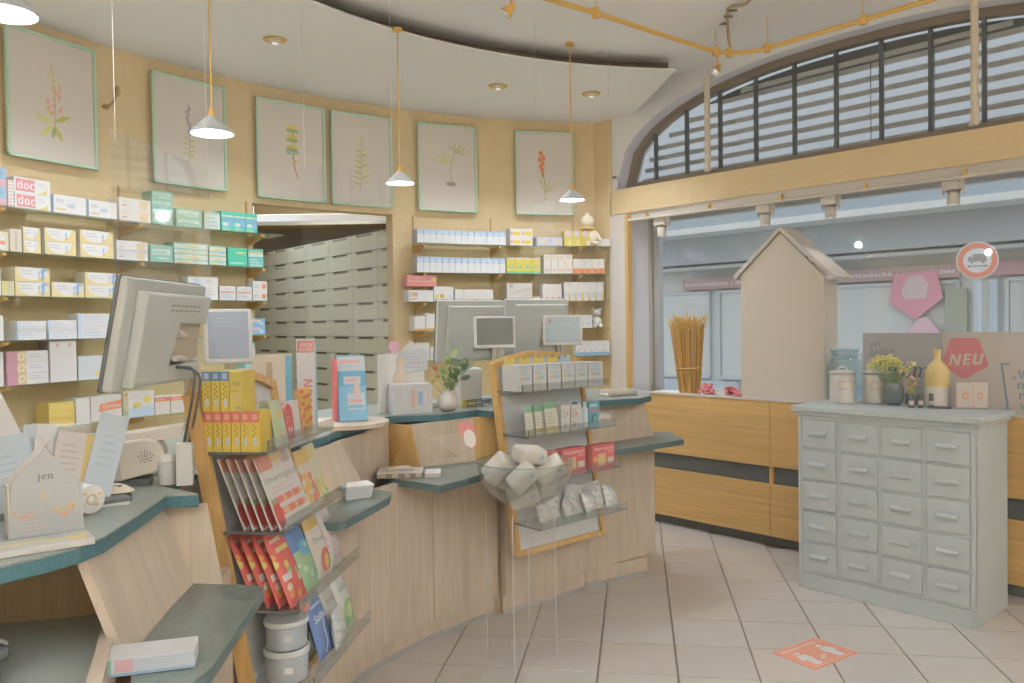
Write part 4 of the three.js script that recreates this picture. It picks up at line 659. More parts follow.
// ---------------------------------------------------------------- leaning display racks hung on the counter
print('spineBlue', 32, 128, [172, 152, 74], (g, w, h) => { R(g, [172, 152, 74], 0, 0, w, h); R(g, [92, 116, 152], 0, 0, w, 30); R(g, [150, 158, 168], 7, 6, 18, 18); for (let i = 0; i < 9; i++) R(g, [130, 108, 78], 9 + (i % 2) * 8, 38 + i * 8, 7, 5); O(g, [168, 166, 168], 17, 100, 8, 14); });
print('spineRed', 32, 128, [174, 152, 72], (g, w, h) => { R(g, [174, 152, 72], 0, 0, w, h); R(g, [176, 96, 90], 0, 0, w, 34); R(g, [176, 132, 116], 8, 8, 18, 18); for (let i = 0; i < 8; i++) R(g, [132, 106, 76], 10 + (i % 2) * 7, 42 + i * 8, 6, 5); O(g, [166, 164, 166], 18, 96, 7, 15); });
print('yellowFront', 64, 128, [172, 152, 78], (g, w, h) => { R(g, [172, 154, 84], 0, 0, w, h); Tx(g, [140, 116, 84], 'Hals', 6, 40, 24, 'italic'); R(g, [150, 130, 90], 6, 60, 40, 4); O(g, [174, 150, 110], 34, 84, 16, 12); R(g, [142, 134, 110], 26, 112, 30, 8); });
print('boardNote', 128, 160, [166, 167, 168], (g, w, h) => { R(g, [166, 167, 168], 0, 0, w, h); Tx(g, [178, 112, 108], 'NEU', 44, 70, 26, 'bold italic'); Tx(g, [178, 112, 108], 'HUSTEN', 46, 96, 20, 'bold italic'); R(g, [152, 152, 150], 50, 40, 20, 4); R(g, [156, 156, 152], 70, 118, 10, 22); });
print('leafGreen', 64, 128, [158, 162, 140], (g, w, h) => { R(g, [160, 164, 144], 0, 0, w, h); O(g, [172, 152, 96], 42, 40, 14, 14); O(g, [150, 158, 118], 20, 70, 16, 30); O(g, [172, 146, 100], 32, 96, 8, 8); });
print('redRound', 64, 96, [164, 96, 92], (g, w, h) => { R(g, [164, 88, 86], 0, 0, w, h); Ln(g, [170, 120, 112], 2, 12, 34, 40, 10, 3); O(g, [176, 164, 160], 22, 70, 7, 9); O(g, [176, 164, 160], 44, 70, 7, 9); });
print('redYellow', 40, 128, [172, 130, 90], (g, w, h) => { R(g, [174, 148, 84], 0, 0, w, h); for (let i = 0; i < 7; i++) R(g, [174, 96, 78], (i % 2) * 14, i * 18, 24, 12); });
print('chili', 160, 224, [166, 160, 152], (g, w, h) => { R(g, [170, 166, 160], 0, 0, w, h); R(g, [172, 124, 108], 0, 0, w * 0.4, 44); R(g, [174, 152, 116], w * 0.4, 0, w * 0.32, 30); R(g, [150, 140, 136], w * 0.72, 0, w * 0.2, 40); Tx(g, [174, 112, 104], 'orthomol', 104, 30, 14, 'italic'); Tx(g, [112, 118, 108], 'Unverträglich', 6, 74, 25, 'italic'); Ln(g, [170, 140, 134], 2, 24, 100, 110, 12, 3); for (let i = 0; i < 22; i++) O(g, i % 3 ? [174, 106, 96] : [176, 142, 108], 24 + (i * 53) % 120, 140 + (i * 37) % 74, 15, 11); for (const x of [12, 26]) { O(g, [166, 78, 74], x, 180, 10, 40); O(g, [120, 136, 100], x - 2, 138, 5, 10); } });
print('orangeLeaf', 96, 160, [172, 150, 110], (g, w, h) => { R(g, [172, 164, 150], 0, 0, w, h); R(g, [174, 148, 100], 0, 0, w, 40); for (let i = 0; i < 9; i++) O(g, i % 2 ? [176, 140, 86] : [172, 116, 92], (i * 41) % 90, 70 + (i * 29) % 84, 16, 13); Tx(g, [110, 110, 106], 'Diät', 52, 110, 26, 'italic'); });
print('greenYellowLeaf', 96, 160, [164, 158, 130], (g, w, h) => { R(g, [170, 164, 142], 0, 0, w, h); g.strokeStyle = css(118, 144, 104); g.lineWidth = 13; g.beginPath(); g.moveTo(0, 16); g.lineTo(90, 160); g.stroke(); O(g, [174, 158, 98], 60, 18, 24, 14); O(g, [172, 156, 100], 70, 120, 18, 26); Ln(g, [172, 168, 158], 3, 40, 40, 46, 12, 5); });
print('candyRed', 96, 160, [166, 84, 78], (g, w, h) => { R(g, [168, 86, 78], 0, 0, w, h); for (let i = 0; i < 9; i++) O(g, [[176, 126, 76], [174, 154, 90], [126, 150, 110], [174, 166, 150]][i % 4], (i * 37) % 92, 50 + (i * 23) % 100, 10, 9); R(g, [174, 150, 134], 14, 14, 50, 8); R(g, [176, 158, 104], 20, 34, 60, 10); R(g, [172, 166, 158], 8, 90, 34, 14); });
print('blueGreen', 96, 160, [120, 138, 136], (g, w, h) => { R(g, [126, 148, 120], 0, 0, w, h); R(g, [86, 112, 146], 0, 0, w, 66); O(g, [98, 140, 158], 64, 66, 36, 18); O(g, [140, 158, 152], 70, 62, 14, 5); for (let i = 0; i < 7; i++) O(g, [150, 166, 138], (i * 29) % 90, 96 + (i * 17) % 56, 12, 6); O(g, [104, 148, 120], 70, 130, 10, 14); });
print('orangeBag', 96, 160, [168, 156, 142], (g, w, h) => { R(g, [170, 162, 152], 0, 0, w, h); R(g, [174, 148, 94], 0, 0, w, 36); Tx(g, [108, 110, 106], 'Em-eukal', 10, 66, 22, 'italic'); O(g, [174, 106, 92], 56, 122, 34, 30); O(g, [176, 156, 100], 60, 126, 14, 18); });
print('pinkBag', 96, 160, [158, 152, 148], (g, w, h) => { R(g, [164, 158, 156], 0, 0, w, h); Tx(g, [102, 100, 98], 'eukal', 24, 36, 22, 'italic'); for (let i = 0; i < 30; i++) O(g, i % 2 ? [172, 140, 146] : [150, 152, 138], (i * 31) % 92, 60 + (i * 19) % 94, 6, 5); });
print('blueSage', 96, 160, [90, 110, 146], (g, w, h) => { R(g, [92, 112, 150], 0, 0, w, h); R(g, [150, 158, 170], 14, 26, 66, 7); Tx(g, [166, 168, 172], 'Salbei', 12, 60, 26, 'italic bold'); g.strokeStyle = css(166, 168, 172); g.lineWidth = 6; g.beginPath(); g.moveTo(60, 72); g.bezierCurveTo(30, 100, 70, 120, 40, 150); g.stroke(); });
print('whiteGreen', 96, 160, [158, 160, 150], (g, w, h) => { R(g, [166, 166, 158], 0, 0, w, h); Tx(g, [116, 128, 112], 'eukal', 16, 54, 24, 'italic'); O(g, [128, 152, 104], 50, 120, 40, 34); O(g, [158, 168, 136], 54, 118, 22, 18); O(g, [102, 142, 108], 20, 140, 16, 14); });
print('speckle', 96, 96, [160, 158, 155], (g, w, h) => { R(g, [163, 161, 158], 0, 0, w, h); for (let i = 0; i < 60; i++) O(g, [[148, 154, 146], [158, 154, 148], [169, 168, 166], [152, 158, 160], [136, 144, 136]][(i * 7) % 5], (i * 53.7) % 96, (i * 37.3) % 96, 2 + (i * 13) % 7, 2 + (i * 11) % 4); });
print('dispenser', 72, 128, [166, 164, 158], (g, w, h) => { R(g, [168, 168, 166], 0, 0, w, h); O(g, [156, 162, 168], 36, 14, 26, 16); Ln(g, [140, 152, 164], 2, 10, 36, 54, 9, 4); R(g, [174, 156, 112], 12, 58, 20, 16); R(g, [136, 152, 166], 34, 58, 26, 16); Ln(g, [154, 156, 158], 3, 12, 86, 46, 10, 3); });
print('teal', 64, 96, [96, 136, 148], (g, w, h) => { R(g, [98, 142, 156], 0, 0, w, h); R(g, [156, 166, 168], 8, 10, 40, 10); R(g, [178, 118, 104], 0, 30, w, 8); R(g, [80, 112, 124], 16, 48, 30, 34); R(g, [112, 158, 130], 30, 56, 12, 26); });
print('tubeBox', 64, 112, [164, 160, 154], (g, w, h) => { R(g, [167, 164, 158], 0, 0, w, h); Ln(g, [140, 140, 138], 4, 8, 20, 46, 10, 3); R(g, [136, 150, 118], 18, 80, 24, 20); O(g, [178, 112, 110], 46, 40, 6, 8); });
print('flyer', 64, 112, [160, 158, 140], (g, w, h) => { R(g, [166, 164, 152], 0, 0, w, h); R(g, [112, 142, 118], 0, 0, w, 24); Ln(g, [146, 142, 130], 5, 8, 40, 46, 12, 3); R(g, [168, 154, 92], 0, 92, w, 10); });
print('thermo', 128, 112, [166, 100, 96], (g, w, h) => { R(g, [170, 92, 92], 0, 0, w, h); Tx(g, [176, 162, 158], 'ThermaCare', 10, 18, 19, 'bold'); R(g, [174, 156, 120], 30, 40, 46, 56); R(g, [172, 162, 154], 86, 62, 36, 30); R(g, [172, 130, 124], 88, 30, 32, 10); O(g, [176, 142, 84], 18, 62, 14, 12); R(g, [168, 92, 90], 0, 100, w, 12); });

function pouch(w, h, t, lean = 0) {   // sealed bag standing on its lower seam, print side along +z
  const nx = 10, ny = 12, P = [], U = [], f = (i, j, s) => { const u = i / nx * 2 - 1, v = j / ny, e = Math.sin(Math.PI * Math.min(1, Math.max(0, (v - 0.05) / 0.9))), k = Math.pow(Math.max(0, 1 - u ** 4), 0.5) * Math.pow(Math.max(0, e), 0.55) * (1 - 0.35 * v); return [u * w / 2 * (1 - 0.05 * e), v * h, s * t / 2 * k]; };
  for (const s of [1, -1]) for (let i = 0; i < nx; i++) for (let j = 0; j < ny; j++) { const a = f(i, j, s), b = f(i + 1, j, s), c = f(i + 1, j + 1, s), d = f(i, j + 1, s); s > 0 ? P.push(...a, ...b, ...c, ...a, ...c, ...d) : P.push(...a, ...c, ...b, ...a, ...d, ...c); }
  const g = new THREE.BufferGeometry(); g.setAttribute('position', new THREE.Float32BufferAttribute(P, 3)); g.computeVertexNormals(); return toCreasedNormals(g, 0.8);
}
const LEAN = 0.18;
function rack(pos, turn, w, label, bases, y0, y1, lean = LEAN) {
  const t = thing('display_rack', label, 'display rack', pos, turn), sh = (g) => { const q = plain(g), p = q.attributes.position; for (let i = 0; i < p.count; i++) p.setZ(i, p.getZ(i) - lean * p.getY(i)); q.computeVertexNormals(); return q; };
  put(t, 'side_board', sh(box(0.022, y1 - y0 - 0.035, 0.045, -w / 2 + 0.011, (y0 + y1) / 2 - 0.0175, -0.0225)), M.honeyUp); put(t, 'side_board', sh(box(0.022, y1 - y0 - 0.035, 0.045, w / 2 - 0.011, (y0 + y1) / 2 - 0.0175, -0.0225)), M.honeyUp);
  const arch = [], inn = []; for (let i = 0; i <= 20; i++) { const x = -1 + i / 10; arch.push([x * w / 2, y1 - 0.035 + 0.055 * (1 - x * x)]); inn.push([x * (w / 2 - 0.022), y1 - 0.06 + 0.055 * (1 - x * x)]); }
  put(t, 'top_arch', sh(new THREE.ExtrudeGeometry(shape([...arch, ...inn.reverse()]), { depth: 0.045, bevelEnabled: false, steps: 1 }).translate(0, 0, -0.045)), M.honeyUp);
  put(t, 'bottom_rail', sh(box(w - 0.044, 0.02, 0.04, 0, y0 + 0.01, -0.022)), M.honeyUp);
  const bp = [[-w / 2 + 0.022, y0 + 0.02], [w / 2 - 0.022, y0 + 0.02], ...inn.map(([x, y]) => [x, y])];
  put(t, 'back_panel', sh(new THREE.ExtrudeGeometry(shape(bp), { depth: 0.01, bevelEnabled: false }).translate(0, 0, -0.03)), mat(166, 168, 169, 0.5));
  bases.forEach((y) => {
    const z = -lean * y, s = put(t, 'shelf', [box(w - 0.01, 0.005, 0.2, 0, y - 0.0025, z + 0.085), box(w - 0.01, 0.038, 0.004, 0, y + 0.0165, z + 0.185)], M.acrylic);
    put(s, 'end_rod', [bar([-w / 2 + 0.004, y - 0.004, z - 0.01], [-w / 2 + 0.004, y - 0.004, z + 0.185], 0.004), bar([-w / 2 + 0.004, y - 0.004, z + 0.185], [-w / 2 + 0.004, y + 0.034, z + 0.185], 0.003)], M.dark);
  });
  const c = Math.cos(turn), k = Math.sin(turn);
  return (x, y, z) => { const Z = z - lean * y; return [pos[0] + x * c + Z * k, y, pos[2] - x * k + Z * c]; };   // point z in front of the back panel at height y
}
function goods(name, label, category, geo, m, at, turn, tilt = 0, group, ry = 0) {
  const o = solid(name, geo, m, label, category, group); o.position.set(...at); o.rotation.order = 'YXZ'; o.rotation.set(tilt, turn + ry, 0); return o;
}
const box0 = (w, h, d) => new THREE.BoxGeometry(w, h, d).translate(0, h / 2, 0);
{ // near rack
  const T = rad(83.1), w = 0.58, B = [1.112, 0.876, 0.642, 0.415], r = rack([-0.672, 0, -2.668], T, w, 'tall leaning oak display rack with sweets and leaflets, nearest the viewer', B, 0.30, 1.315), L = -w / 2;
  for (let i = 0; i < 6; i++) {
    goods('throat_box', `yellow throat sweets box with red head, ${ORD[i]} from the rack board`, 'box', skin(box0(0.085, 0.119, i === 5 ? 0.03 : 0.0265), 'spineRed', 'x', -1), cardMat, r(L + 0.052, B[0], -0.0 + 0.0285 * i), T, 0, 'yellow throat sweets boxes with red heads');
  }
  for (let i = 0; i < 4; i++) goods('throat_box', i === 3 ? 'yellow and blue flat box right of the blue headed boxes' : `yellow throat sweets box with blue head, ${ORD[i]} of three from the rack board`, 'box', skin(box0(0.085, 0.119, i === 3 ? 0.04 : 0.0265), i === 3 ? 'yellowFront' : 'spineBlue', 'x', -1), cardMat, r(L + 0.052, B[0] + 0.1195, (i === 3 ? 0.048 + 0.0285 * 2.4 : 0.024 + 0.0285 * i) - 0.006), T, 0, i === 3 ? undefined : 'yellow throat sweets boxes with blue heads');
  goods('notice', 'white notice with slanted red lettering on the rack back panel', 'notice', skin(box(0.26, 0.2, 0.002, 0, 0.1, 0), 'boardNote'), cardMat, r(L + 0.30, 1.145, -0.015), T, -Math.atan(LEAN));
  for (let i = 0; i < 3; i++) goods('leaflet', `pale green leaflet with yellow flowers on the near rack, ${ORD[i]} from the front`, 'leaflet', skin(box0(0.09, 0.14, 0.003), 'leafGreen'), cardMat, r(L + 0.15 + i * 0.012, B[0], 0.17 - i * 0.02), T, -0.18, 'pale green leaflets on the top rack shelf');
  for (let i = 0; i < 2; i++) { const s = new THREE.Shape(); s.moveTo(-0.03, 0); s.lineTo(0.03, 0); s.lineTo(0.03, 0.085); s.absarc(0, 0.085, 0.03, 0, Math.PI); s.lineTo(-0.03, 0); goods('sweet_pack', `dark red round topped pack on the top rack shelf, ${i ? 'back' : 'front'} one`, 'pack', skin(new THREE.ExtrudeGeometry(s, { depth: 0.018, bevelEnabled: false, curveSegments: 10 }), 'redRound'), glossMat, r(L + 0.265 + i * 0.03, B[0], 0.135 - i * 0.035), T, -0.1, 'dark red round topped packs'); }
  goods('sweet_pack', 'slim white pack between the red round topped packs and the red yellow tubes', 'pack', skin(box0(0.05, 0.12, 0.02), 'white'), cardMat, r(L + 0.36, B[0], 0.13), T, -0.1);
  for (let i = 0; i < 3; i++) goods('sweet_pack', `tall red and yellow pack on the top rack shelf, ${ORD[i]} of three`, 'pack', skin(box0(0.05, 0.15, 0.022), 'redYellow'), cardMat, r(L + 0.43 + i * 0.05, B[0], 0.13 - i * 0.012), T, -0.08, 'tall red and yellow packs');
  // second shelf: leaflets leaning back
  for (let i = 0; i < 5; i++) goods('brochure', i === 4 ? 'white brochure with a tomato and chilli picture, frontmost of its stack' : `white chilli brochure showing only its left edge, ${ORD[i]} from the back`, 'brochure', skin(box0(0.25, 0.225, 0.004), 'chili'), cardMat, r(L + 0.14, B[1] + 0.001, 0.06 + i * 0.028), T, -0.36, i === 4 ? undefined : 'chilli brochures stacked behind the front one');
  goods('brochure', 'white brochure with orange fruit picture on the second rack shelf', 'brochure', skin(box0(0.11, 0.20, 0.004), 'orangeLeaf'), cardMat, r(L + 0.33, B[1] + 0.001, 0.165), T, -0.3);
  for (let i = 0; i < 2; i++) goods('brochure', `yellow white brochure with a green diagonal, ${i ? 'right' : 'left'} one on the near rack`, 'brochure', skin(box0(0.11, 0.19, 0.004), 'greenYellowLeaf'), cardMat, r(L + 0.42 + i * 0.10, B[1] + 0.001, 0.15 - i * 0.03), T, -0.32, 'yellow white brochures with a green diagonal');
  goods('brochure', 'dull dark leaflet standing behind the white brochures on the rack', 'brochure', skin(box0(0.16, 0.235, 0.003), 'redbox'), cardMat, r(L + 0.38, B[1] + 0.001, 0.06), T, -0.2);
  // third shelf: sweet bags
  for (let i = 0; i < 4; i++) goods('sweet_bag', i === 3 ? 'bright red sweet bag with coloured drops, frontmost of its stack' : `red sweet bag seen on edge, ${ORD[i]} from the back`, 'bag', skin(pouch(0.135, 0.23, 0.036), 'candyRed', 'z', 1, true), glossMat, r(L + 0.085, B[2] + 0.001, 0.045 + i * 0.037), T, -0.38, i === 3 ? undefined : 'red sweet bags stacked behind the front one');
  goods('sweet_bag', 'blue and green herb sweet bag on the third rack shelf', 'bag', skin(pouch(0.13, 0.225, 0.04), 'blueGreen', 'z', 1, true), glossMat, r(L + 0.215, B[2] + 0.001, 0.15), T, -0.36);
  goods('sweet_bag', 'white sweet bag with orange top and red fruit on the third rack shelf', 'bag', skin(pouch(0.125, 0.215, 0.045), 'orangeBag', 'z', 1, true), glossMat, r(L + 0.345, B[2] + 0.001, 0.145), T, -0.3);
  goods('sweet_bag', 'grey and pink sweet bag at the far end of the third rack shelf', 'bag', skin(pouch(0.125, 0.215, 0.045), 'pinkBag', 'z', 1, true), glossMat, r(L + 0.475, B[2] + 0.001, 0.14), T, -0.3);
  goods('sweet_bag', 'brown edged sweet bag behind the white orange bag on the rack', 'bag', skin(pouch(0.125, 0.22, 0.04), 'orangeBag', 'z', 1, true), glossMat, r(L + 0.325, B[2] + 0.001, 0.095), T, -0.3);
  // fourth shelf
  goods('sweet_bag', 'blue sage sweet bag with white script on the lowest rack shelf', 'bag', skin(pouch(0.125, 0.205, 0.04), 'blueSage', 'z', 1, true), glossMat, r(L + 0.245, B[3] + 0.001, 0.14), T, -0.28);
  for (let i = 0; i < 2; i++) goods('sweet_bag', `white and green sweet bag on the lowest rack shelf, ${i ? 'far' : 'near'} one`, 'bag', skin(pouch(0.12, 0.215, 0.042), 'whiteGreen', 'z', 1, true), glossMat, r(L + 0.37 + i * 0.125, B[3] + 0.001, 0.135), T, -0.3, 'white and green sweet bags');
  goods('sweet_bag', 'grey speckled bag lying low beside the blue sage bag', 'bag', skin(pouch(0.10, 0.13, 0.04), 'speckle', 'z', 1, true), glossMat, r(L + 0.315, B[3] + 0.001, 0.163), T, -0.12);
  const tub = (label, p, rr, h, m1, m2) => { const t = thing('tub', label, 'tub', p); put(t, 'tub_body', lathe([[0, 0], [rr * 0.9, 0], [rr * 0.94, 0.004], [rr * 0.97, h * 0.86], [0, h * 0.86]], 36), m1); put(t, 'lid', lathe([[rr * 0.9, h * 0.82], [rr * 1.02, h * 0.82], [rr * 1.04, h * 0.84], [rr * 1.04, h * 0.97], [rr, h], [rr * 0.9, h], [rr * 0.87, h * 0.965], [0, h * 0.965]], 36), m2); put(t, 'tub_label', box(0.03, 0.018, 0.003, rr * 0.28, h * 0.45, rr * 0.92), M.white); return t; };
  const tm = mat(130, 134, 136, 0.4), lm = mat(160, 161, 160, 0.4);
  const a = r(L + 0.075, B[3] + 0.001, 0.075); tub('round grey tub with a white lid, lower of two on the lowest rack shelf', a, 0.066, 0.098, tm, lm); tub('round grey tub with a white lid, upper of two on the lowest rack shelf', [a[0], a[1] + 0.099, a[2]], 0.064, 0.086, tm, lm);
  const b = r(L + 0.20, B[3] + 0.001, 0.045); tub('round dark tin with a red rimmed lid behind the grey tubs', b, 0.052, 0.19, M.dark, mat(160, 96, 90, 0.4));
}
{ // far rack
  const T = rad(41), w = 0.62, B = [1.15, 0.94, 0.73, 0.515], r = rack([0.291, 0, -4.056], T, w, 'leaning oak display rack with white cartons, right of the flower vase', B, 0.355, 1.315), L = -w / 2;
  for (let i = 0; i < 5; i++) { const t = goods('dispenser_box', `white and blue dispenser carton atop the far rack, ${ORD[i]} from the left`, 'box', skin(box0(0.088, 0.125, 0.12), 'dispenser'), cardMat, r(L + 0.06 + i * 0.098 - (i === 4 ? 0.004 : 0), B[0] + 0.0005, 0.085), T, 0, 'white and blue dispenser cartons of the far rack'); put(t, 'yellow_flap', new THREE.ExtrudeGeometry(shape([[-0.036, 0], [0.036, 0], [0.036, 0.03], [0.018, 0.036], [0, 0.02], [-0.018, 0.036], [-0.036, 0.03]]), { depth: 0.002, bevelEnabled: false }).translate(0, 0.125, -0.058), i === 4 ? mat(140, 158, 168, 0.5) : mat(172, 154, 86, 0.5)); }
  goods('dispenser_box', 'white and blue dispenser carton standing alone at the right end of the far rack', 'box', skin(box0(0.11, 0.12, 0.11), 'dispenser'), cardMat, r(L + 0.555, B[0] + 0.0005, 0.09), T, 0);
  for (let i = 0; i < 4; i++) goods('leaflet', `narrow leaflet with green head on the far rack, ${ORD[i]} from the left`, 'leaflet', skin(box0(0.05, 0.14, 0.003), 'flyer'), cardMat, r(L + 0.045 + i * 0.032, B[1] + 0.0005, 0.155 - (i % 2) * 0.02), T, -0.14, 'narrow leaflets with green heads', 0.0);
  goods('leaflet', 'wide white leaflet with green head on the far rack', 'leaflet', skin(box0(0.085, 0.15, 0.003), 'flyer'), cardMat, r(L + 0.20, B[1] + 0.0005, 0.15), T, -0.16);
  goods('tube_carton', 'white carton with a red spot on the second shelf of the far rack', 'box', skin(box0(0.06, 0.13, 0.045), 'tubeBox'), cardMat, r(L + 0.285, B[1] + 0.0005, 0.13), T, 0);
  goods('tube_carton', 'white carton with a green mark on the second shelf of the far rack', 'box', skin(box0(0.055, 0.125, 0.045), 'tubeBox'), cardMat, r(L + 0.35, B[1] + 0.0005, 0.13), T, 0);
  for (let i = 0; i < 2; i++) { const t = thing('bottle', `slim pale bottle on the far rack, ${i ? 'right' : 'left'} one`, 'bottle', r(L + 0.405 + i * 0.04, B[1] + 0.0005, 0.13), T, 'slim pale bottles of the far rack'); put(t, 'bottle_body', lathe([[0, 0], [0.017, 0], [0.018, 0.003], [0.018, 0.095], [0.009, 0.106], [0, 0.106]], 20), mat(156, 162, 164, 0.3)); put(t, 'cap', rod(0.0095, 0.026, 0, 0.118, 0, 16), M.white); }
  goods('teal_carton', 'teal carton with a red stripe on the far rack', 'box', skin(box0(0.078, 0.13, 0.05), 'teal'), cardMat, r(L + 0.50, B[1] + 0.0005, 0.12), T, 0);
  goods('teal_carton', 'second teal carton half hidden behind the striped teal carton', 'box', skin(box0(0.06, 0.125, 0.04), 'teal'), cardMat, r(L + 0.475, B[1] + 0.0005, 0.06), T, 0);
  goods('tube_carton', 'flat white carton with faint red line at the right end of the far rack', 'box', skin(box0(0.085, 0.055, 0.06), 'redline'), cardMat, r(L + 0.575, B[1] + 0.0005, 0.12), T, 0);
  goods('tube_carton', 'folded white card leaning at the right end of the far rack', 'box', skin(box0(0.05, 0.11, 0.004), 'white'), cardMat, r(L + 0.57, B[1] + 0.0005, 0.07), T, -0.2);
  for (let i = 0; i < 3; i++) goods('heat_pad_box', `red heat pad box on the far rack, ${['left', 'middle', 'right'][i]} one`, 'box', skin(box0(0.165, 0.125, 0.05), 'thermo'), cardMat, r(L + 0.115 + i * 0.19, B[2] + 0.0005, 0.125 + (i === 2 ? 0.025 : 0)), T, 0, 'red heat pad boxes');
  const film = new THREE.MeshPhysicalMaterial({ map: sheetTex, roughness: 0.25, specularIntensity: 1, clearcoat: 0.6 }); film.userData.atlas = true;
  const spots = [[0.09, 0.13, 0.4, 0.11], [0.17, 0.09, -0.5, 0.13], [0.26, 0.13, 0.6, 0.10], [0.33, 0.08, -0.2, 0.15], [0.41, 0.13, 0.35, 0.11], [0.49, 0.09, -0.6, 0.14], [0.56, 0.13, 0.3, 0.12]];
  spots.forEach(([x, z, q, h], i) => { const o = goods('clear_bag', `crumpled clear bag of small packs on the far rack, ${ORD[i]} of seven`, 'bag', skin(pouch(0.11, h, 0.07), 'speckle', 'z', 1, true), film, r(L + x, B[3] + 0.004, z), T, -0.35, 'crumpled clear bags on the far rack', q); o.rotation.z = (i % 3 - 1) * 0.25; });
}
// ---------------------------------------------------------------- tills: monitors, customer screens
print('screenBlue', 96, 112, [150, 150, 150], (g, w, h) => { R(g, [130, 137, 150], 0, 0, w, h); Ln(g, [138, 146, 158], 3, 10, 14, 60, 9, 3); });
print('screenPale', 128, 96, [160, 162, 162], (g, w, h) => { R(g, [150, 162, 168], 0, 0, w, h); Tx(g, [160, 110, 110], 'A', 10, 14, 20, 'bold'); R(g, [136, 150, 160], 30, 12, 70, 3); R(g, [138, 154, 166], 0, h - 8, w, 5); });
print('screenDark', 128, 96, [160, 160, 158], (g, w, h) => { R(g, [92, 94, 90], 0, 0, w, h); });
const shellM = mat(148, 149, 143, 0.45), shellIn = mat(144, 134, 120, 0.6), ventM = mat(128, 124, 118, 0.6);
function monitor(pos, turn, tilt, w, h, label, side = 0) {   // the back of the screen faces +z
  const t = thing('monitor', label, 'monitor', pos, turn), T = (g) => plain(g).rotateX(tilt);
  put(t, 'screen_frame', T(rbox(w, h, 0.03, 0.006, 0, 0, -0.025)), shellM); put(t, 'screen', T(box(w - 0.04, h - 0.04, 0.004, 0, 0, -0.0415)), mat(100, 106, 112, 0.15)); put(t, 'dark_rim', T(rbox(w + 0.006, h + 0.006, 0.012, 0.004, 0, 0, -0.036)), M.dark);
  // raised back shell with an open bay for the arm
  const s = shape([[-w / 2 + 0.05, -h / 2 + 0.012], [-w / 2 + 0.05, h / 2 - 0.03], [w / 2 - 0.03, h / 2 - 0.03], [w / 2 - 0.03, h / 2 - 0.11], [w * 0.06, h / 2 - 0.11], [0, -h / 2 + 0.06], [w / 2 - 0.03, -h / 2 + 0.06], [w / 2 - 0.03, -h / 2 + 0.012]]);
  put(t, 'back_shell', T(extr(s, 0.032, 0.006).translate(0, 0, -0.012)), shellM);
  put(t, 'arm_bay', T(box(w * 0.42, h - 0.18, 0.01, w * 0.24, -0.02, -0.006)), shellIn);
  const v = []; for (let k = 0; k < 2; k++) for (let i = 0; i < 7; i++) v.push(box(0.018, 0.004, 0.002, -w * 0.08 + i * 0.03, h / 2 - 0.06 - k * 0.013, 0.0205)); put(t, 'vent', v.map(T), ventM);
  const px = w * 0.36 + side, pz = side ? -0.07 : 0.03, dy = pos[1] - TOP; put(t, 'stand_pole', [rod(0.018, dy + 0.06, px, -dy / 2 + 0.03, pz, 20), rod(0.008, dy + 0.06, px - 0.035, -dy / 2 + 0.03, pz, 12)], mat(150, 138, 122, 0.4));
  put(t, 'stand_foot', rbox(0.2, 0.014, 0.16, 0.006, px - 0.04, -dy + 0.0072, pz - 0.01), shellM);
  put(t, 'arm', [bar([0.03, 0.005, 0.01], [px, -0.02, pz + 0.02], 0.011, 12), bar([0.02, -0.065, 0.01], [px, -0.08, pz + 0.01], 0.009, 12), rbox(0.06, 0.05, 0.03, 0.006, px, -0.05, pz)], M.cream);
  put(t, 'cable', [tube([[0.03, -0.09, 0.01], [0.09, -0.10, 0.03], [0.12, -0.16, 0.02], [0.13 + side * 0.6, -dy + 0.006, pz]], 0.004), tube([[0.05, -0.09, 0.01], [0.12, -0.11, 0.03], [0.16, -0.17, 0.02], [0.15 + side * 0.6, -dy + 0.006, pz + 0.01]], 0.004)], M.dark);
  return t;
}
monitor([-0.935, 1.463, -2.215], rad(90), rad(11), 0.50, 0.285, 'grey monitor seen from behind on the left counter, largest of three', 0.15);
monitor([-0.22, 1.44, -4.55], rad(36), rad(6), 0.44, 0.34, 'grey monitor seen from behind, above the flower vase');
monitor([0.155, 1.45, -4.85], rad(30), rad(6), 0.44, 0.34, 'grey monitor seen from behind, partly hidden behind the pale blue screen');
function display(pos, turn, tilt, w, h, scr, label) {
  const t = thing('customer_display', label, 'screen', pos, turn), T = (g) => plain(g).rotateX(tilt), dy = pos[1] - TOP;
  put(t, 'screen_frame', T(rbox(w, h, 0.024, 0.006, 0, 0, -0.012)), mat(164, 163, 160, 0.4)); put(t, 'screen', T(skin(box(w - 0.026, h - 0.028, 0.003, 0, 0.003, 0.001), scr)), glossMat);
  put(t, 'stand_pole', rod(0.012, dy, 0, -dy / 2, -0.045, 16), mat(156, 148, 136, 0.4)); put(t, 'stand_foot', rod(0.06, 0.012, 0, -dy + 0.0062, -0.045, 28), mat(156, 154, 150, 0.4)); put(t, 'bracket', box(0.03, 0.03, 0.035, 0, 0, -0.032), M.steel);
}
display([-0.955, 1.452, -2.75], rad(24), rad(-8), 0.155, 0.185, 'screenBlue', 'small screen glowing grey blue beside the large left monitor');
display([-0.087, 1.436, -4.2], rad(8), rad(-6), 0.215, 0.165, 'screenDark', 'small white framed screen with a dark display');
display([0.278, 1.438, -4.45], rad(-2), rad(-4), 0.215, 0.165, 'screenPale', 'small white framed screen with a pale blue display');
print('greenBright', 96, 48, [150, 156, 160], (g, w, h) => { R(g, [150, 160, 162], 0, 0, w, h); R(g, [176, 112, 98], 0, 6, 10, 30); R(g, [96, 146, 118], 12, 10, 28, 34); R(g, [174, 158, 92], 60, 4, 36, 14); R(g, [118, 140, 168], 60, 0, 36, 5); });
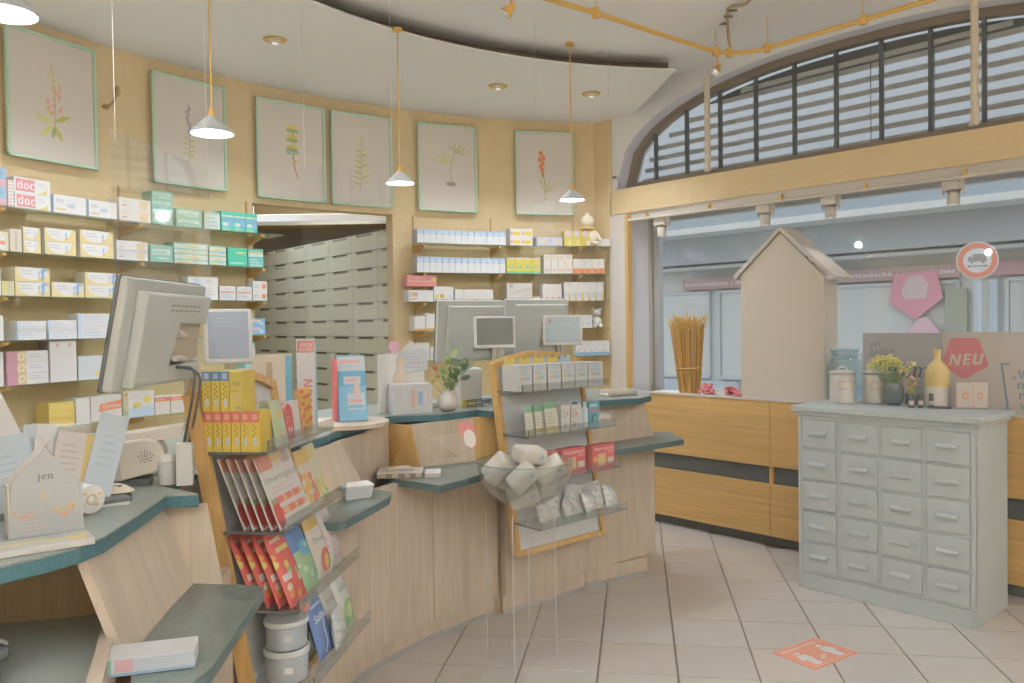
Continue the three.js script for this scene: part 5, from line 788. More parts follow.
print('pileEdge', 160, 40, [170, 168, 166], (g, w, h) => { R(g, [166, 168, 170], 0, 0, w, h); for (let i = 0; i < 6; i++) R(g, [150, 160, 168], 0, 4 + i * 6, w, 2); R(g, [170, 140, 142], 18, 0, 32, 30); R(g, [110, 150, 136], 0, 0, 12, h); R(g, [126, 146, 164], 0, 32, w, 8); });
print('magSpines', 128, 32, [150, 142, 132], (g, w, h) => { R(g, [158, 148, 134], 0, 0, w, h); for (const x of [24, 60, 92]) R(g, [126, 108, 92], x, 8, 18, 20); R(g, [168, 162, 152], 0, 0, w, 6); });
print('magCover', 96, 72, [160, 152, 140], (g, w, h) => { R(g, [150, 138, 122], 0, 0, w, h); R(g, [168, 160, 148], 40, 8, 40, 30); O(g, [170, 146, 96], 28, 46, 20, 14); });
// ---------------------------------------------------------------- left counter clutter
print('jen', 144, 192, [166, 164, 160], (g, w, h) => { R(g, [150, 149, 147], 0, 0, w, h); Tx(g, [108, 104, 98], 'jen', 56, 62, 20, 'bold', 'serif'); g.lineWidth = 5; for (const [x, y, a, c] of [[30, 128, 0.6, [176, 130, 110]], [100, 122, 0.2, [174, 148, 96]], [104, 132, 0.1, [176, 128, 104]]]) { g.strokeStyle = css(...c); g.beginPath(); g.arc(x, y, 20, a, a + 2.2); g.stroke(); } R(g, [174, 154, 104], 66, 96, 4, 22); g.strokeStyle = css(158, 154, 148); g.lineWidth = 2; g.strokeRect(16, 84, 46, 60); g.strokeRect(78, 90, 52, 58); Ln(g, [172, 152, 132], 3, 16, 158, 60, 9, 2); });
print('jenSide', 40, 160, [162, 166, 168], (g, w, h) => { R(g, [148, 153, 156], 0, 0, w, h); O(g, [174, 150, 84], 22, 70, 11, 40); O(g, [116, 112, 100], 24, 86, 6, 14); g.strokeStyle = css(174, 148, 104); g.lineWidth = 5; g.beginPath(); g.ellipse(14, 124, 9, 26, 0.1, 0, 7); g.stroke(); O(g, [174, 140, 90], 30, 30, 6, 12); });
print('flatLeaf', 160, 80, [168, 165, 158], (g, w, h) => { R(g, [152, 150, 144], 0, 0, w, h); for (let i = 0; i < 10; i++) O(g, [168, 156, 112], 20 + i * 12, 30 + (i * 17) % 20, 10, 8); g.fillStyle = css(174, 152, 96); g.beginPath(); g.ellipse(140, 50, 12, 22, 0.6, 0, 7); g.fill(); });
print('greyLeaf', 80, 160, [154, 160, 164], (g, w, h) => { R(g, [156, 162, 166], 0, 0, w, h); Ln(g, [148, 152, 158], 5, 20, 40, 44, 14, 4); });
print('beigeLeaf', 80, 160, [160, 152, 144], (g, w, h) => { R(g, [164, 156, 148], 0, 0, w, h); R(g, [172, 150, 100], 62, 0, 18, h); Ln(g, [150, 142, 136], 6, 12, 30, 40, 14, 4); });
{
  const holder = thing('leaflet_carton', 'white house-shaped leaflet carton with lemon drawing on the left counter', 'leaflet holder', [-1.02, TOP, -1.76], rad(38));
  const pent = [[-0.072, 0], [0.072, 0], [0.066, 0.10], [0.0, 0.185], [-0.062, 0.12]];
  put(holder, 'carton_front', skin(extr(shape(pent), 0.005, 0).translate(0, 0, 0.03), 'jen'), cardMat); put(holder, 'carton_back', skin(extr(shape(pent), 0.004, 0).translate(0, 0, -0.03), 'white'), cardMat);
  put(holder, 'carton_side', [skin(box(0.004, 0.1, 0.06, 0.069, 0.05, 0), 'jenSide', 'x', 1)], cardMat); put(holder, 'carton_side', [skin(box(0.004, 0.11, 0.06, -0.068, 0.055, 0), 'white')], cardMat);
  goods('brochure', 'thick white brochure with yellow fruit lying at the front counter edge', 'brochure', skin(rbox(0.20, 0.014, 0.085, 0.002, 0, 0.007, 0), 'flatLeaf', 'y', 1), cardMat, [-0.955, TOP + 0.0005, -1.615], rad(38));
  goods('brochure', 'second white brochure pushed to the left frame edge of the counter', 'brochure', skin(rbox(0.16, 0.01, 0.09, 0.002, 0, 0.005, 0), 'flatLeaf', 'y', 1), cardMat, [-1.12, TOP + 0.0005, -1.60], rad(20));
  // leaning leaflets in a stand
  const st = thing('leaflet_stand', 'slanted clear leaflet stand with a dark foot behind the house-shaped carton', 'stand', [-1.13, TOP, -1.98], rad(42));
  put(st, 'stand_foot', rbox(0.3, 0.012, 0.12, 0.004, 0.02, 0.006, 0), M.dark); put(st, 'stand_back', box(0.3, 0.2, 0.005, 0.02, 0.10, -0.045, -0.25), M.acrylic); put(st, 'side_strut', [bar([-0.13, 0.012, 0.05], [-0.10, 0.21, -0.06], 0.007)], M.cream); put(st, 'dark_edge', [bar([-0.145, 0.012, 0.055], [-0.135, 0.12, 0.03], 0.009)], M.dark);
  const lp = (x, z, i) => { const c = Math.cos(rad(42)), k = Math.sin(rad(42)); return [-1.13 + x * c + z * k, TOP + 0.013 + 0.001 * i, -1.98 - x * k + z * c]; };
  const lean = (label, style, x, z, w, h, rz, tilt = -0.22) => { const o = goods('leaflet', label, 'leaflet', skin(box0(w, h, 0.004), style), cardMat, lp(x, z, 0), rad(42), tilt); o.rotation.z = rz; return o; };
  lean('grey blue leaflet leaning far to the right in the slanted stand', 'greyLeaf', 0.095, 0.01, 0.07, 0.215, -0.32); lean('beige leaflet with an orange stripe leaning in the slanted stand', 'beigeLeaf', 0.035, -0.005, 0.085, 0.17, -0.22);
  lean('narrow grey leaflet leaning at the left of the slanted stand', 'greyLeaf', -0.065, 0.015, 0.03, 0.20, -0.16); lean('white leaflet standing between the orange striped and grey leaflets', 'white', -0.02, -0.018, 0.06, 0.195, -0.12); lean('brown edged leaflet leaning in the slanted stand', 'redband', -0.045, 0.028, 0.02, 0.17, -0.16);
  goods('card', 'white folded card at the left frame edge below the pink cartons', 'card', skin(box0(0.10, 0.21, 0.004), 'white'), cardMat, [-1.19, TOP + 0.11, -1.93], rad(50), -0.15).rotation.z = 0.35;
  goods('card', 'pale grey card leaning under the white folded card', 'card', skin(box0(0.12, 0.19, 0.004), 'greyLeaf'), cardMat, [-1.17, TOP + 0.001, -1.90], rad(45), -0.2).rotation.z = 0.1;
  const roll = thing('paper_roll', 'white paper roll with coloured specks right of the house-shaped carton', 'roll', [-1.02, TOP, -1.93], rad(60)); put(roll, 'roll_paper', rod(0.034, 0.05, 0, 0, 0, 30).rotateX(Math.PI / 2).translate(0, 0.0345, 0), M.white); put(roll, 'core', new THREE.TorusGeometry(0.011, 0.003, 8, 20).translate(0, 0.0345, 0.025), M.beech); put(roll, 'print_specks', [[0.02, 0.045], [-0.016, 0.05], [0.012, 0.02], [-0.02, 0.026]].map(([x, y]) => box(0.008, 0.006, 0.001, x, y, 0.0254)), mat(172, 148, 92, 0.5));
  // beige label printer
  const p = thing('label_printer', 'large beige rounded label printer on the left counter', 'printer', [-1.095, TOP, -2.285], rad(18)), pm = mat(162, 155, 145, 0.45);
  const s = new THREE.Shape(); s.moveTo(-0.14, 0.012); s.lineTo(-0.145, 0.075); s.quadraticCurveTo(-0.02, 0.12, 0.06, 0.125); s.absarc(0.06, 0.075, 0.05, Math.PI / 2, -Math.PI / 2, true); s.lineTo(0.0, 0.012); s.lineTo(-0.14, 0.012);
  put(p, 'printer_body', extr(s, 0.11, 0.006).translate(0, 0.006, -0.05), pm); put(p, 'paper_chute', loft([[0.0, 0.11, -0.05], [0.15, 0.13, -0.05], [0.15, 0.13, 0.04], [0.0, 0.11, 0.04]], [[-0.06, 0.135, -0.05], [0.16, 0.16, -0.05], [0.16, 0.16, 0.04], [-0.06, 0.135, 0.04]]), pm);
  const sp = []; for (let i = 0; i < 22; i++) { const a = i * 2.4, q = 0.0042 * Math.sqrt(i); sp.push(box(0.003, 0.003, 0.002, 0.062 + q * Math.cos(a), 0.082 + q * Math.sin(a), 0.0605)); } put(p, 'speaker_holes', sp, M.dark); put(p, 'type_plate', box(0.045, 0.03, 0.002, -0.03, 0.07, 0.0605), M.white); put(p, 'plate_print', [box(0.03, 0.006, 0.001, -0.03, 0.075, 0.062)], M.bronze); put(p, 'printer_foot', rbox(0.2, 0.018, 0.09, 0.004, -0.03, 0.009, 0), M.dark);
  const m = thing('scanner_mouse', 'beige hand scanner with a dark belly in front of the printer', 'scanner', [-1.055, TOP, -2.10], rad(12)); put(m, 'belly', new THREE.SphereGeometry(0.058, 28, 12, 0, Math.PI * 2, 0, Math.PI / 2).scale(1.05, 0.5, 0.6), M.dark); put(m, 'upper_shell', new THREE.SphereGeometry(0.06, 28, 14, 0, Math.PI * 2, 0, Math.PI / 2.6).scale(1.12, 0.56, 0.66).translate(0.006, 0.003, 0), mat(160, 150, 134, 0.4)); put(m, 'button', rbox(0.02, 0.004, 0.01, 0.001, 0.03, 0.031, 0.012), M.dark);
  goods('paper_sheet', 'white sheet lying under the hand scanner', 'paper', skin(box(0.15, 0.002, 0.10, 0, 0.001, 0), 'card', 'y', 1), cardMat, [-1.04, TOP + 0.0005, -2.02], rad(25));
  goods('medicine_carton', 'tall plain white carton beside the rack on the left counter', 'box', skin(box0(0.042, 0.115, 0.04), 'white'), cardMat, [-0.915, TOP + 0.0005, -2.262], rad(15));
  const jar = thing('jar', 'small clear jar with a white lid beside the tall white carton', 'jar', [-0.968, TOP, -2.27]); put(jar, 'jar_body', lathe([[0, 0.001], [0.024, 0.001], [0.025, 0.06], [0.022, 0.064], [0, 0.064]], 24), mat(160, 158, 153, 0.15, { specularIntensity: 1 })); put(jar, 'lid', rod(0.025, 0.02, 0, 0.075, 0, 24), M.white);
  goods('leaflet_pile', 'flat pile of colourful leaflets behind the label printer', 'leaflets', skin(rbox(0.16, 0.05, 0.10, 0.002, 0, 0.025, 0), 'greenBright', 'z', 1), cardMat, [-1.30, TOP + 0.06, -2.52], rad(30));
  goods('paper_tray', 'grey paper tray carrying the colourful leaflets', 'tray', new THREE.BoxGeometry(0.2, 0.058, 0.14).translate(0, 0.029, 0), shellM, [-1.30, TOP + 0.0005, -2.52], rad(30));
  // ledges: leaflet pile, telephone handset, plastic tub, magazines
  goods('leaflet_pile', 'pile of white leaflets with a pink and green edge on the near ledge', 'leaflets', skin(rbox(0.165, 0.034, 0.085, 0.002, 0, 0.017, 0), 'pileEdge'), cardMat, [-0.735, LEDGE + 0.0005, -1.635], rad(16));
  const ph = thing('telephone_handset', 'dark telephone handset with its cord at the lower left frame edge', 'telephone', [-1.075, 0.785, -1.52], rad(70)); put(ph, 'handset', tube([[-0.10, 0.06, 0], [-0.06, 0.085, 0], [0.06, 0.085, 0], [0.10, 0.06, 0]], 0.017, 20, 12), M.dark); put(ph, 'cradle', [rbox(0.17, 0.05, 0.08, 0.012, 0, 0.025, 0), rbox(0.045, 0.03, 0.06, 0.01, 0.09, 0.055, 0), rbox(0.045, 0.03, 0.06, 0.01, -0.09, 0.055, 0)], M.dark); put(ph, 'bright_rim', tube([[-0.09, 0.075, 0.02], [-0.05, 0.102, 0.01], [0.06, 0.102, 0.01], [0.11, 0.07, 0.02]], 0.005, 16, 8), M.steel); put(ph, 'cord', tube([[0.07, 0.008, 0.04], [0.04, 0.006, 0.12], [-0.05, 0.006, 0.13], [-0.10, 0.006, 0.07]], 0.0055, 24, 8), M.dark);
  const tb = thing('plastic_tub', 'small clear plastic tub with lid on the middle ledge', 'tub', [-0.625, LEDGE, -3.21], rad(28)), tm = mat(164, 167, 168, 0.25); put(tb, 'tub_body', loft([[-0.05, 0.001, -0.035], [0.05, 0.001, -0.035], [0.05, 0.001, 0.035], [-0.05, 0.001, 0.035]], [[-0.058, 0.045, -0.042], [0.058, 0.045, -0.042], [0.058, 0.045, 0.042], [-0.058, 0.045, 0.042]]), tm); put(tb, 'lid', rbox(0.124, 0.012, 0.09, 0.004, 0, 0.051, 0), M.white);
  goods('magazine_tray', 'shallow tray of magazines on the ledge below the recess', 'magazines', skin(rbox(0.20, 0.028, 0.13, 0.003, 0, 0.014, 0), 'magSpines'), cardMat, [-0.51, LEDGE + 0.0005, -3.66], rad(4));
  goods('magazine', 'open magazine lying on the shallow magazine tray', 'magazine', skin(rbox(0.12, 0.006, 0.09, 0.002, 0, 0.003, 0), 'magCover', 'y', 1), cardMat, [-0.52, LEDGE + 0.030, -3.67], rad(24));
  goods('paper_sheet', 'white folded sheet at the right end of the magazine tray', 'paper', skin(rbox(0.07, 0.02, 0.12, 0.002, 0, 0.01, 0), 'card', 'y', 1), cardMat, [-0.365, LEDGE + 0.0005, -3.66], rad(4));
}
// ---------------------------------------------------------------- middle counter
print('dispBlue', 96, 192, [84, 116, 136], (g, w, h) => { R(g, [110, 148, 168], 0, 0, w, h); R(g, [160, 164, 166], 0, 0, w, 44); R(g, [174, 126, 122], 8, 12, 70, 8); R(g, [146, 158, 166], 4, 28, 80, 6); R(g, [92, 136, 158], 0, 44, w, 46); R(g, [164, 166, 168], 20, 60, 58, 24); R(g, [176, 132, 124], 30, 68, 34, 8); R(g, [158, 164, 168], 30, 110, 60, 50); O(g, [174, 152, 142], 64, 100, 12, 20); R(g, [176, 134, 128], 36, 128, 44, 10); R(g, [108, 148, 168], 24, 146, 60, 8); });
print('towerText', 48, 256, [170, 168, 165], (g, w, h) => { R(g, [170, 168, 165], 0, 0, w, h); R(g, [174, 112, 106], 2, 4, 44, 30); Tx(g, [172, 160, 156], 'MEIN', 8, 14, 13, 'bold'); Tx(g, [172, 160, 156], 'NEUES', 6, 27, 12, 'bold'); g.save(); g.translate(26, 250); g.rotate(-Math.PI / 2); Tx(g, [172, 116, 112], 'AUTOSUN', 0, 2, 32, 'bold'); g.restore(); });
print('dispWhite', 160, 128, [168, 167, 166], (g, w, h) => { R(g, [168, 167, 166], 0, 0, w, h); g.strokeStyle = css(164, 150, 154); g.lineWidth = 3; g.beginPath(); g.ellipse(104, 64, 42, 50, 0, 0, 7); g.stroke(); R(g, [172, 140, 136], 74, 26, 14, 74); R(g, [140, 156, 170], 100, 34, 22, 60); R(g, [170, 158, 140], 88, 30, 10, 66); Ln(g, [156, 154, 152], 4, 10, 20, 36, 12, 3); });
print('dispHead', 128, 96, [166, 166, 168], (g, w, h) => { R(g, [166, 167, 170], 0, 0, w, h); g.strokeStyle = css(150, 154, 158); g.lineWidth = 2; g.strokeRect(4, 20, 118, 70); Ln(g, [144, 148, 152], 5, 14, 30, 100, 11, 4); Tx(g, [174, 140, 150], 'jetzt', 50, 60, 22, 'italic'); });
{
  const d = thing('tablet_dispenser', 'tall blue wedge-shaped dispenser standing on the round plate', 'dispenser', [-0.715, TOP + 0.018, -3.60], rad(20));
  const sd = mat(84, 118, 138, 0.4), f = shape([[-0.055, 0], [0.062, 0], [0.0, 0.285], [-0.04, 0.285]]); const body = new THREE.ExtrudeGeometry(f, { depth: 0.125, bevelEnabled: false }); body.rotateY(-Math.PI / 2); body.translate(0.0625, 0.0005, 0);
  put(d, 'dispenser_body', body, sd); const fr = skin(box(0.122, 0.285, 0.004, 0, 0.1425, 0), 'dispBlue'); fr.rotateX(-0.214); put(d, 'front_print', plain(fr).translate(0, 0.003, 0.065), cardMat); put(d, 'red_edge', box(0.012, 0.27, 0.10, -0.07, 0.136, -0.01), mat(166, 92, 94, 0.5));
  const tw = goods('tower_carton', 'tall white carton with upright red lettering beside the blue dispenser', 'box', skin(box0(0.068, 0.385, 0.05), 'towerText'), cardMat, [-0.80, TOP + 0.0005, -3.16], rad(12)); put(tw, 'blue_strip', box(0.004, 0.36, 0.052, 0.037, 0.19, 0), mat(122, 152, 168, 0.5));
  const bc = goods('card', 'plain beige display card with a brown and a teal strip behind the rack', 'card', skin(box0(0.15, 0.33, 0.006), 'card'), mat(164, 154, 142, 0.6), [-0.92, TOP + 0.0005, -3.12], rad(8)); put(bc, 'brown_strip', box(0.022, 0.2, 0.002, -0.01, 0.20, 0.004), mat(140, 124, 104, 0.6)); put(bc, 'teal_strip', box(0.024, 0.18, 0.003, 0.062, 0.235, 0.005), mat(96, 140, 156, 0.5));
  const w = thing('sample_dispenser', 'white sample dispenser carton with a tilted header card on the counter', 'dispenser', [-0.515, TOP, -4.04], rad(24));
  put(w, 'dispenser_body', skin(box(0.20, 0.145, 0.13, 0, 0.073, 0), 'dispWhite'), cardMat); put(w, 'header_card', skin(box(0.15, 0.11, 0.004, 0.04, 0.255, -0.05, 0, 0, 0.06), 'dispHead'), cardMat); put(w, 'header_back', extr(shape([[-0.11, 0.14], [0.1, 0.14], [0.10, 0.30], [0.03, 0.355], [-0.03, 0.30], [-0.11, 0.29]]), 0.004, 0).translate(0, 0, -0.06), M.white);
  put(w, 'side_flap', box(0.06, 0.29, 0.004, -0.128, 0.146, -0.02, 0, 0.5), M.white); put(w, 'pink_badge', extr(shape([[-0.03, 0.02], [-0.02, 0.055], [0.02, 0.055], [0.03, 0.02], [0, -0.008]]), 0.004, 0).translate(-0.06, 0.30, -0.045), mat(174, 136, 146, 0.5));
  put(w, 'printed_portrait', [extr(shape([[-0.045, 0.146], [0.035, 0.146], [0.025, 0.185], [0.008, 0.20], [0.008, 0.22], [0.022, 0.25], [0.01, 0.275], [-0.02, 0.275], [-0.03, 0.25], [-0.018, 0.22], [-0.02, 0.20], [-0.04, 0.185]]), 0.003, 0).translate(-0.02, 0, -0.048)], mat(164, 150, 136, 0.6));
  // vase of flowers
  const v = thing('flower_vase', 'round white vase of green leaves with one red flower on the counter', 'vase', [-0.325, TOP, -4.09]);
  put(v, 'vase_body', lathe([[0, 0.001], [0.03, 0.001], [0.05, 0.02], [0.056, 0.045], [0.046, 0.075], [0.03, 0.092], [0.034, 0.102], [0.029, 0.1], [0.025, 0.09], [0, 0.06]], 32), mat(168, 160, 152, 0.25));
  const leafG = (len, wd) => { const g = new THREE.BufferGeometry(), P = []; const pt = (u, s) => [s * wd * Math.sin(Math.PI * Math.min(1, u * 0.96 + 0.02)), u * len, -0.18 * len * u * u + 0.1 * wd * Math.abs(s)]; for (let i = 0; i < 5; i++) for (const s of [-1, 1]) { const a = pt(i / 5, 0), b = pt((i + 1) / 5, 0), c = pt((i + 1) / 5, s), d2 = pt(i / 5, s); P.push(...a, ...c, ...b, ...a, ...d2, ...c); } g.setAttribute('position', new THREE.Float32BufferAttribute(P, 3)); g.computeVertexNormals(); return g; };
  const greens = [mat(108, 124, 88, 0.6), mat(96, 110, 86, 0.6), mat(128, 140, 96, 0.6)]; for (const m of greens) m.side = THREE.DoubleSide;
  const tips = [[0.06, 0.20, 0.02], [0.10, 0.22, 0], [0.02, 0.27, 0.01], [0.05, 0.16, 0.05], [0.08, 0.24, 0.03], [-0.02, 0.2, 0.03]];
  put(v, 'stem', tips.map((p) => tube([[0, 0.06, 0], [p[0] * 0.4, 0.13, p[2] * 0.5], p], 0.0022, 8, 5)), greens[1]);
  for (let i = 0; i < 40; i++) { const t = tips[i % 6], k = 0.55 + rnd() * 0.45, g = leafG(0.045 + rnd() * 0.02, 0.012 + rnd() * 0.005); g.rotateX(jit(0.9) + 0.3); g.rotateZ(jit(1.3)); g.rotateY(rnd() * 6.3); g.translate(t[0] * k + jit(0.012), 0.06 + (t[1] - 0.06) * k, t[2] * k + jit(0.012)); put(v, 'leaf', g, greens[i % 3]); }
  const bloom = (n, r, c, p, name) => { const gs = []; for (let ring = 0; ring < 3; ring++) for (let i = 0; i < n; i++) { const g = leafG(r * (1 - ring * 0.22), r * 0.22); g.rotateX(0.9 - ring * 0.35); g.rotateY(i / n * 6.28 + ring * 0.4); gs.push(g); } const m = mat(...c, 0.6); m.side = THREE.DoubleSide; put(v, name, gs.map((g) => g.translate(...p)), m); };
  bloom(12, 0.03, [164, 96, 100], [-0.06, 0.205, 0.03], 'red_flower'); bloom(10, 0.034, [164, 152, 88], [-0.075, 0.14, 0.03], 'yellow_flower'); bloom(10, 0.03, [158, 150, 96], [-0.045, 0.165, 0.05], 'yellow_flower'); put(v, 'stem', [tube([[0, 0.06, 0], [-0.03, 0.13, 0.01], [-0.06, 0.2, 0.03]], 0.0022, 8, 5), tube([[0, 0.06, 0], [-0.04, 0.1, 0.01], [-0.072, 0.14, 0.03]], 0.0022, 8, 5)], greens[2]);
  goods('gift_carton', 'pale carton with a curved front behind the flower vase', 'box', skin(rbox(0.13, 0.2, 0.08, 0.012, 0, 0.1, 0), 'card'), cardMat, [-0.235, TOP + 0.0005, -4.36], rad(20));
  goods('yellow_pack', 'small yellow pack in front of the pale curved carton', 'box', skin(rbox(0.07, 0.04, 0.03, 0.004, 0, 0.02, 0), 'yellowFront'), cardMat, [-0.235, TOP + 0.0005, -4.25], rad(20));
  goods('wire_tray', 'thin dark wire tray at the counter edge beside the far rack', 'tray', [tube([[-0.07, 0.012, -0.035], [0.07, 0.012, -0.035], [0.07, 0.012, 0.035], [-0.07, 0.012, 0.035]], 0.003, 40, 6, true, 0.05), tube([[-0.07, 0.04, -0.035], [0.07, 0.04, -0.035], [0.07, 0.04, 0.035], [-0.07, 0.04, 0.035]], 0.003, 40, 6, true, 0.05), ...[-0.06, -0.02, 0.02, 0.06].map((x) => bar([x, 0.0, 0.035], [x, 0.04, 0.035], 0.002)), ...[-0.06, 0.06].map((x) => bar([x, 0.0, -0.035], [x, 0.04, -0.035], 0.002))], M.dark, [-0.165, TOP + 0.001, -4.215], rad(40));
  goods('card_reader', 'small grey card reader on the counter left of the vase', 'card reader', rbox(0.07, 0.03, 0.10, 0.008, 0, 0.015, 0), shellM, [-0.44, TOP + 0.0005, -4.28], rad(20));
  goods('pale_tray', 'flat pale wooden tray on the right end of the counter', 'tray', [rbox(0.2, 0.012, 0.12, 0.003, 0, 0.006, 0), box(0.2, 0.03, 0.008, 0, 0.018, 0.056), box(0.2, 0.03, 0.008, 0, 0.018, -0.056)], M.cream, [0.62, TOP + 0.0005, -4.80], rad(25));
}
// ---------------------------------------------------------------- clear bowl of soft packs on an acrylic column
{
  const c = [0.048, 0, -3.62], t = thing('acrylic_stand', 'clear acrylic column carrying a clear bowl, in front of the far rack', 'display stand', c, rad(41));
  for (const [w2, d2, x, z] of [[0.25, 0.003, -0.03, 0.09], [0.003, 0.18, -0.155, 0], [0.003, 0.18, 0.095, 0]]) put(t, 'column_panel', box(w2, 0.66, d2, x, 0.33, z), M.clear);
  for (const [x, z] of [[-0.155, 0.09], [0.095, 0.09], [-0.155, -0.09], [0.095, -0.09]]) put(t, 'column_edge', rod(0.0022, 0.66, x, 0.33, z, 6), mat(166, 166, 164, 0.3));
  const b = thing('clear_bowl', 'clear half-round bowl full of white soft packs', 'bowl', [c[0], 0.662, c[2]]), pr = []; for (let i = 0; i <= 14; i++) { const a = i / 14 * Math.PI / 2; pr.push([Math.max(0.001, 0.215 * Math.sin(a)), 0.205 - 0.205 * Math.cos(a)]); } for (let i = 14; i >= 0; i--) { const a = i / 14 * Math.PI / 2; pr.push([Math.max(0.001, 0.211 * Math.sin(a)), 0.206 - 0.201 * Math.cos(a)]); }
  put(b, 'bowl_shell', lathe(pr, 48), M.acrylic); put(b, 'rim', new THREE.TorusGeometry(0.214, 0.0035, 8, 56).rotateX(Math.PI / 2).translate(0, 0.206, 0), M.acrylic);
  print('softPack', 96, 64, [164, 158, 146], (g, w, h) => { R(g, [165, 158, 148], 0, 0, w, h); R(g, [150, 152, 104], 0, h - 9, w, 9); O(g, [132, 146, 164], 74, 26, 9, 9); });
  const packs = [[-0.115, 0.175, 0.02, 0.3, 0.5, 0.75], [0.03, 0.185, -0.05, 0.9, -0.3, -0.4], [0.105, 0.17, 0.03, 0.2, 0.4, 0.5], [-0.01, 0.15, 0.10, 0.3, 0.3, 0.7], [-0.06, 0.10, -0.05, 1.2, 0.1, -0.3], [0.07, 0.095, -0.03, 2.1, 0.3, 0.2], [0.02, 0.235, 0.02, 0.5, 0.25, -0.25], [-0.01, 0.062, 0.05, 0.2, 0.3, 0.25]];
  packs.forEach(([x, y, z, a, p, q], i) => { const o = solid('soft_pack', skin(rbox(0.135, 0.07, 0.10, 0.016, 0, 0, 0, 3), 'softPack'), cardMat, `white soft pack with a lime edge in the clear bowl, ${ORD[i]} of eight`, 'pack', 'white soft packs in the clear bowl'); o.position.set(c[0] + x * 1.05, 0.662 + y, c[2] + z * 1.1); o.rotation.set(p, a, q); });
  const tg = thing('hanging_tag', 'red and white tag on a thin clear rod left of the clear bowl', 'tag', [-0.195, 0.96, -3.38], rad(12)); put(tg, 'tag_rod', rod(0.003, 0.95, 0.0, -0.485, 0, 8), M.clear); put(tg, 'rod_foot', rod(0.05, 0.008, 0, -0.956, 0, 28), M.clear); const k = extr(shape([[-0.028, 0.055], [0.03, 0.055], [0.04, 0], [0.028, -0.06], [-0.005, -0.06], [-0.022, 0]]), 0.004, 0.001); k.rotateZ(0.25); put(tg, 'tag_card', k.translate(0, 0.06, 0.006), mat(166, 108, 106, 0.5)); put(tg, 'tag_oval', new THREE.CylinderGeometry(0.026, 0.026, 0.004, 24).rotateX(Math.PI / 2).scale(0.95, 1.5, 1).rotateZ(0.25).translate(0.012, 0.045, 0.0095), M.white);
}
// ---------------------------------------------------------------- on the drawer cabinet and in the display window
print('vetGrey', 256, 256, [140, 140, 138], (g, w, h) => { R(g, [140, 139, 137], 0, 0, w, h); Tx(g, [112, 112, 108], 'vet', 22, 36, 30); Tx(g, [108, 108, 104], 'gastin', 20, 60, 32); R(g, [122, 122, 118], 40, 80, 50, 2); Tx(g, [90, 90, 86], 'Reizmagil', 40, 120, 58, 'italic', 'serif'); });
print('neuBeige', 512, 256, [160, 150, 141], (g, w, h) => { R(g, [160, 152, 145], 0, 0, w, h); g.fillStyle = css(170, 112, 114); g.save(); g.translate(-12, 12); g.beginPath(); g.moveTo(32, 14); g.quadraticCurveTo(36, 6, 46, 6); g.lineTo(96, 6); g.quadraticCurveTo(106, 6, 110, 14); g.lineTo(132, 78); g.quadraticCurveTo(134, 88, 126, 94); g.lineTo(80, 126); g.quadraticCurveTo(70, 132, 60, 126); g.lineTo(16, 94); g.quadraticCurveTo(8, 88, 10, 78); g.fill(); g.save(); g.translate(24, 74); g.rotate(-0.06); Tx(g, [166, 162, 148], 'NEU', 0, 0, 46, 'bold italic'); g.restore(); g.restore(); g.translate(-22, 0); g.strokeStyle = css(106, 122, 134); g.lineWidth = 5; g.beginPath(); g.moveTo(196, 94); g.lineTo(176, 94); g.lineTo(192, 232); g.lineTo(206, 232); g.stroke(); const T2 = (s, x, y) => Tx(g, [116, 128, 136], s, x, y, 34, 'bold'); T2('„Wir', 198, 122); T2('messen', 212, 154); T2('mit', 216, 184); T2('verstand', 220, 214); });
print('smallPack', 96, 128, [164, 154, 144], (g, w, h) => { R(g, [165, 156, 148], 0, 0, w, h); g.strokeStyle = css(170, 134, 122); g.lineWidth = 3; g.strokeRect(3, 3, w - 6, h - 6); O(g, [174, 132, 110], 48, 66, 18, 18); O(g, [170, 154, 140], 48, 66, 8, 8); R(g, [174, 130, 140], w - 12, h - 22, 10, 18); });
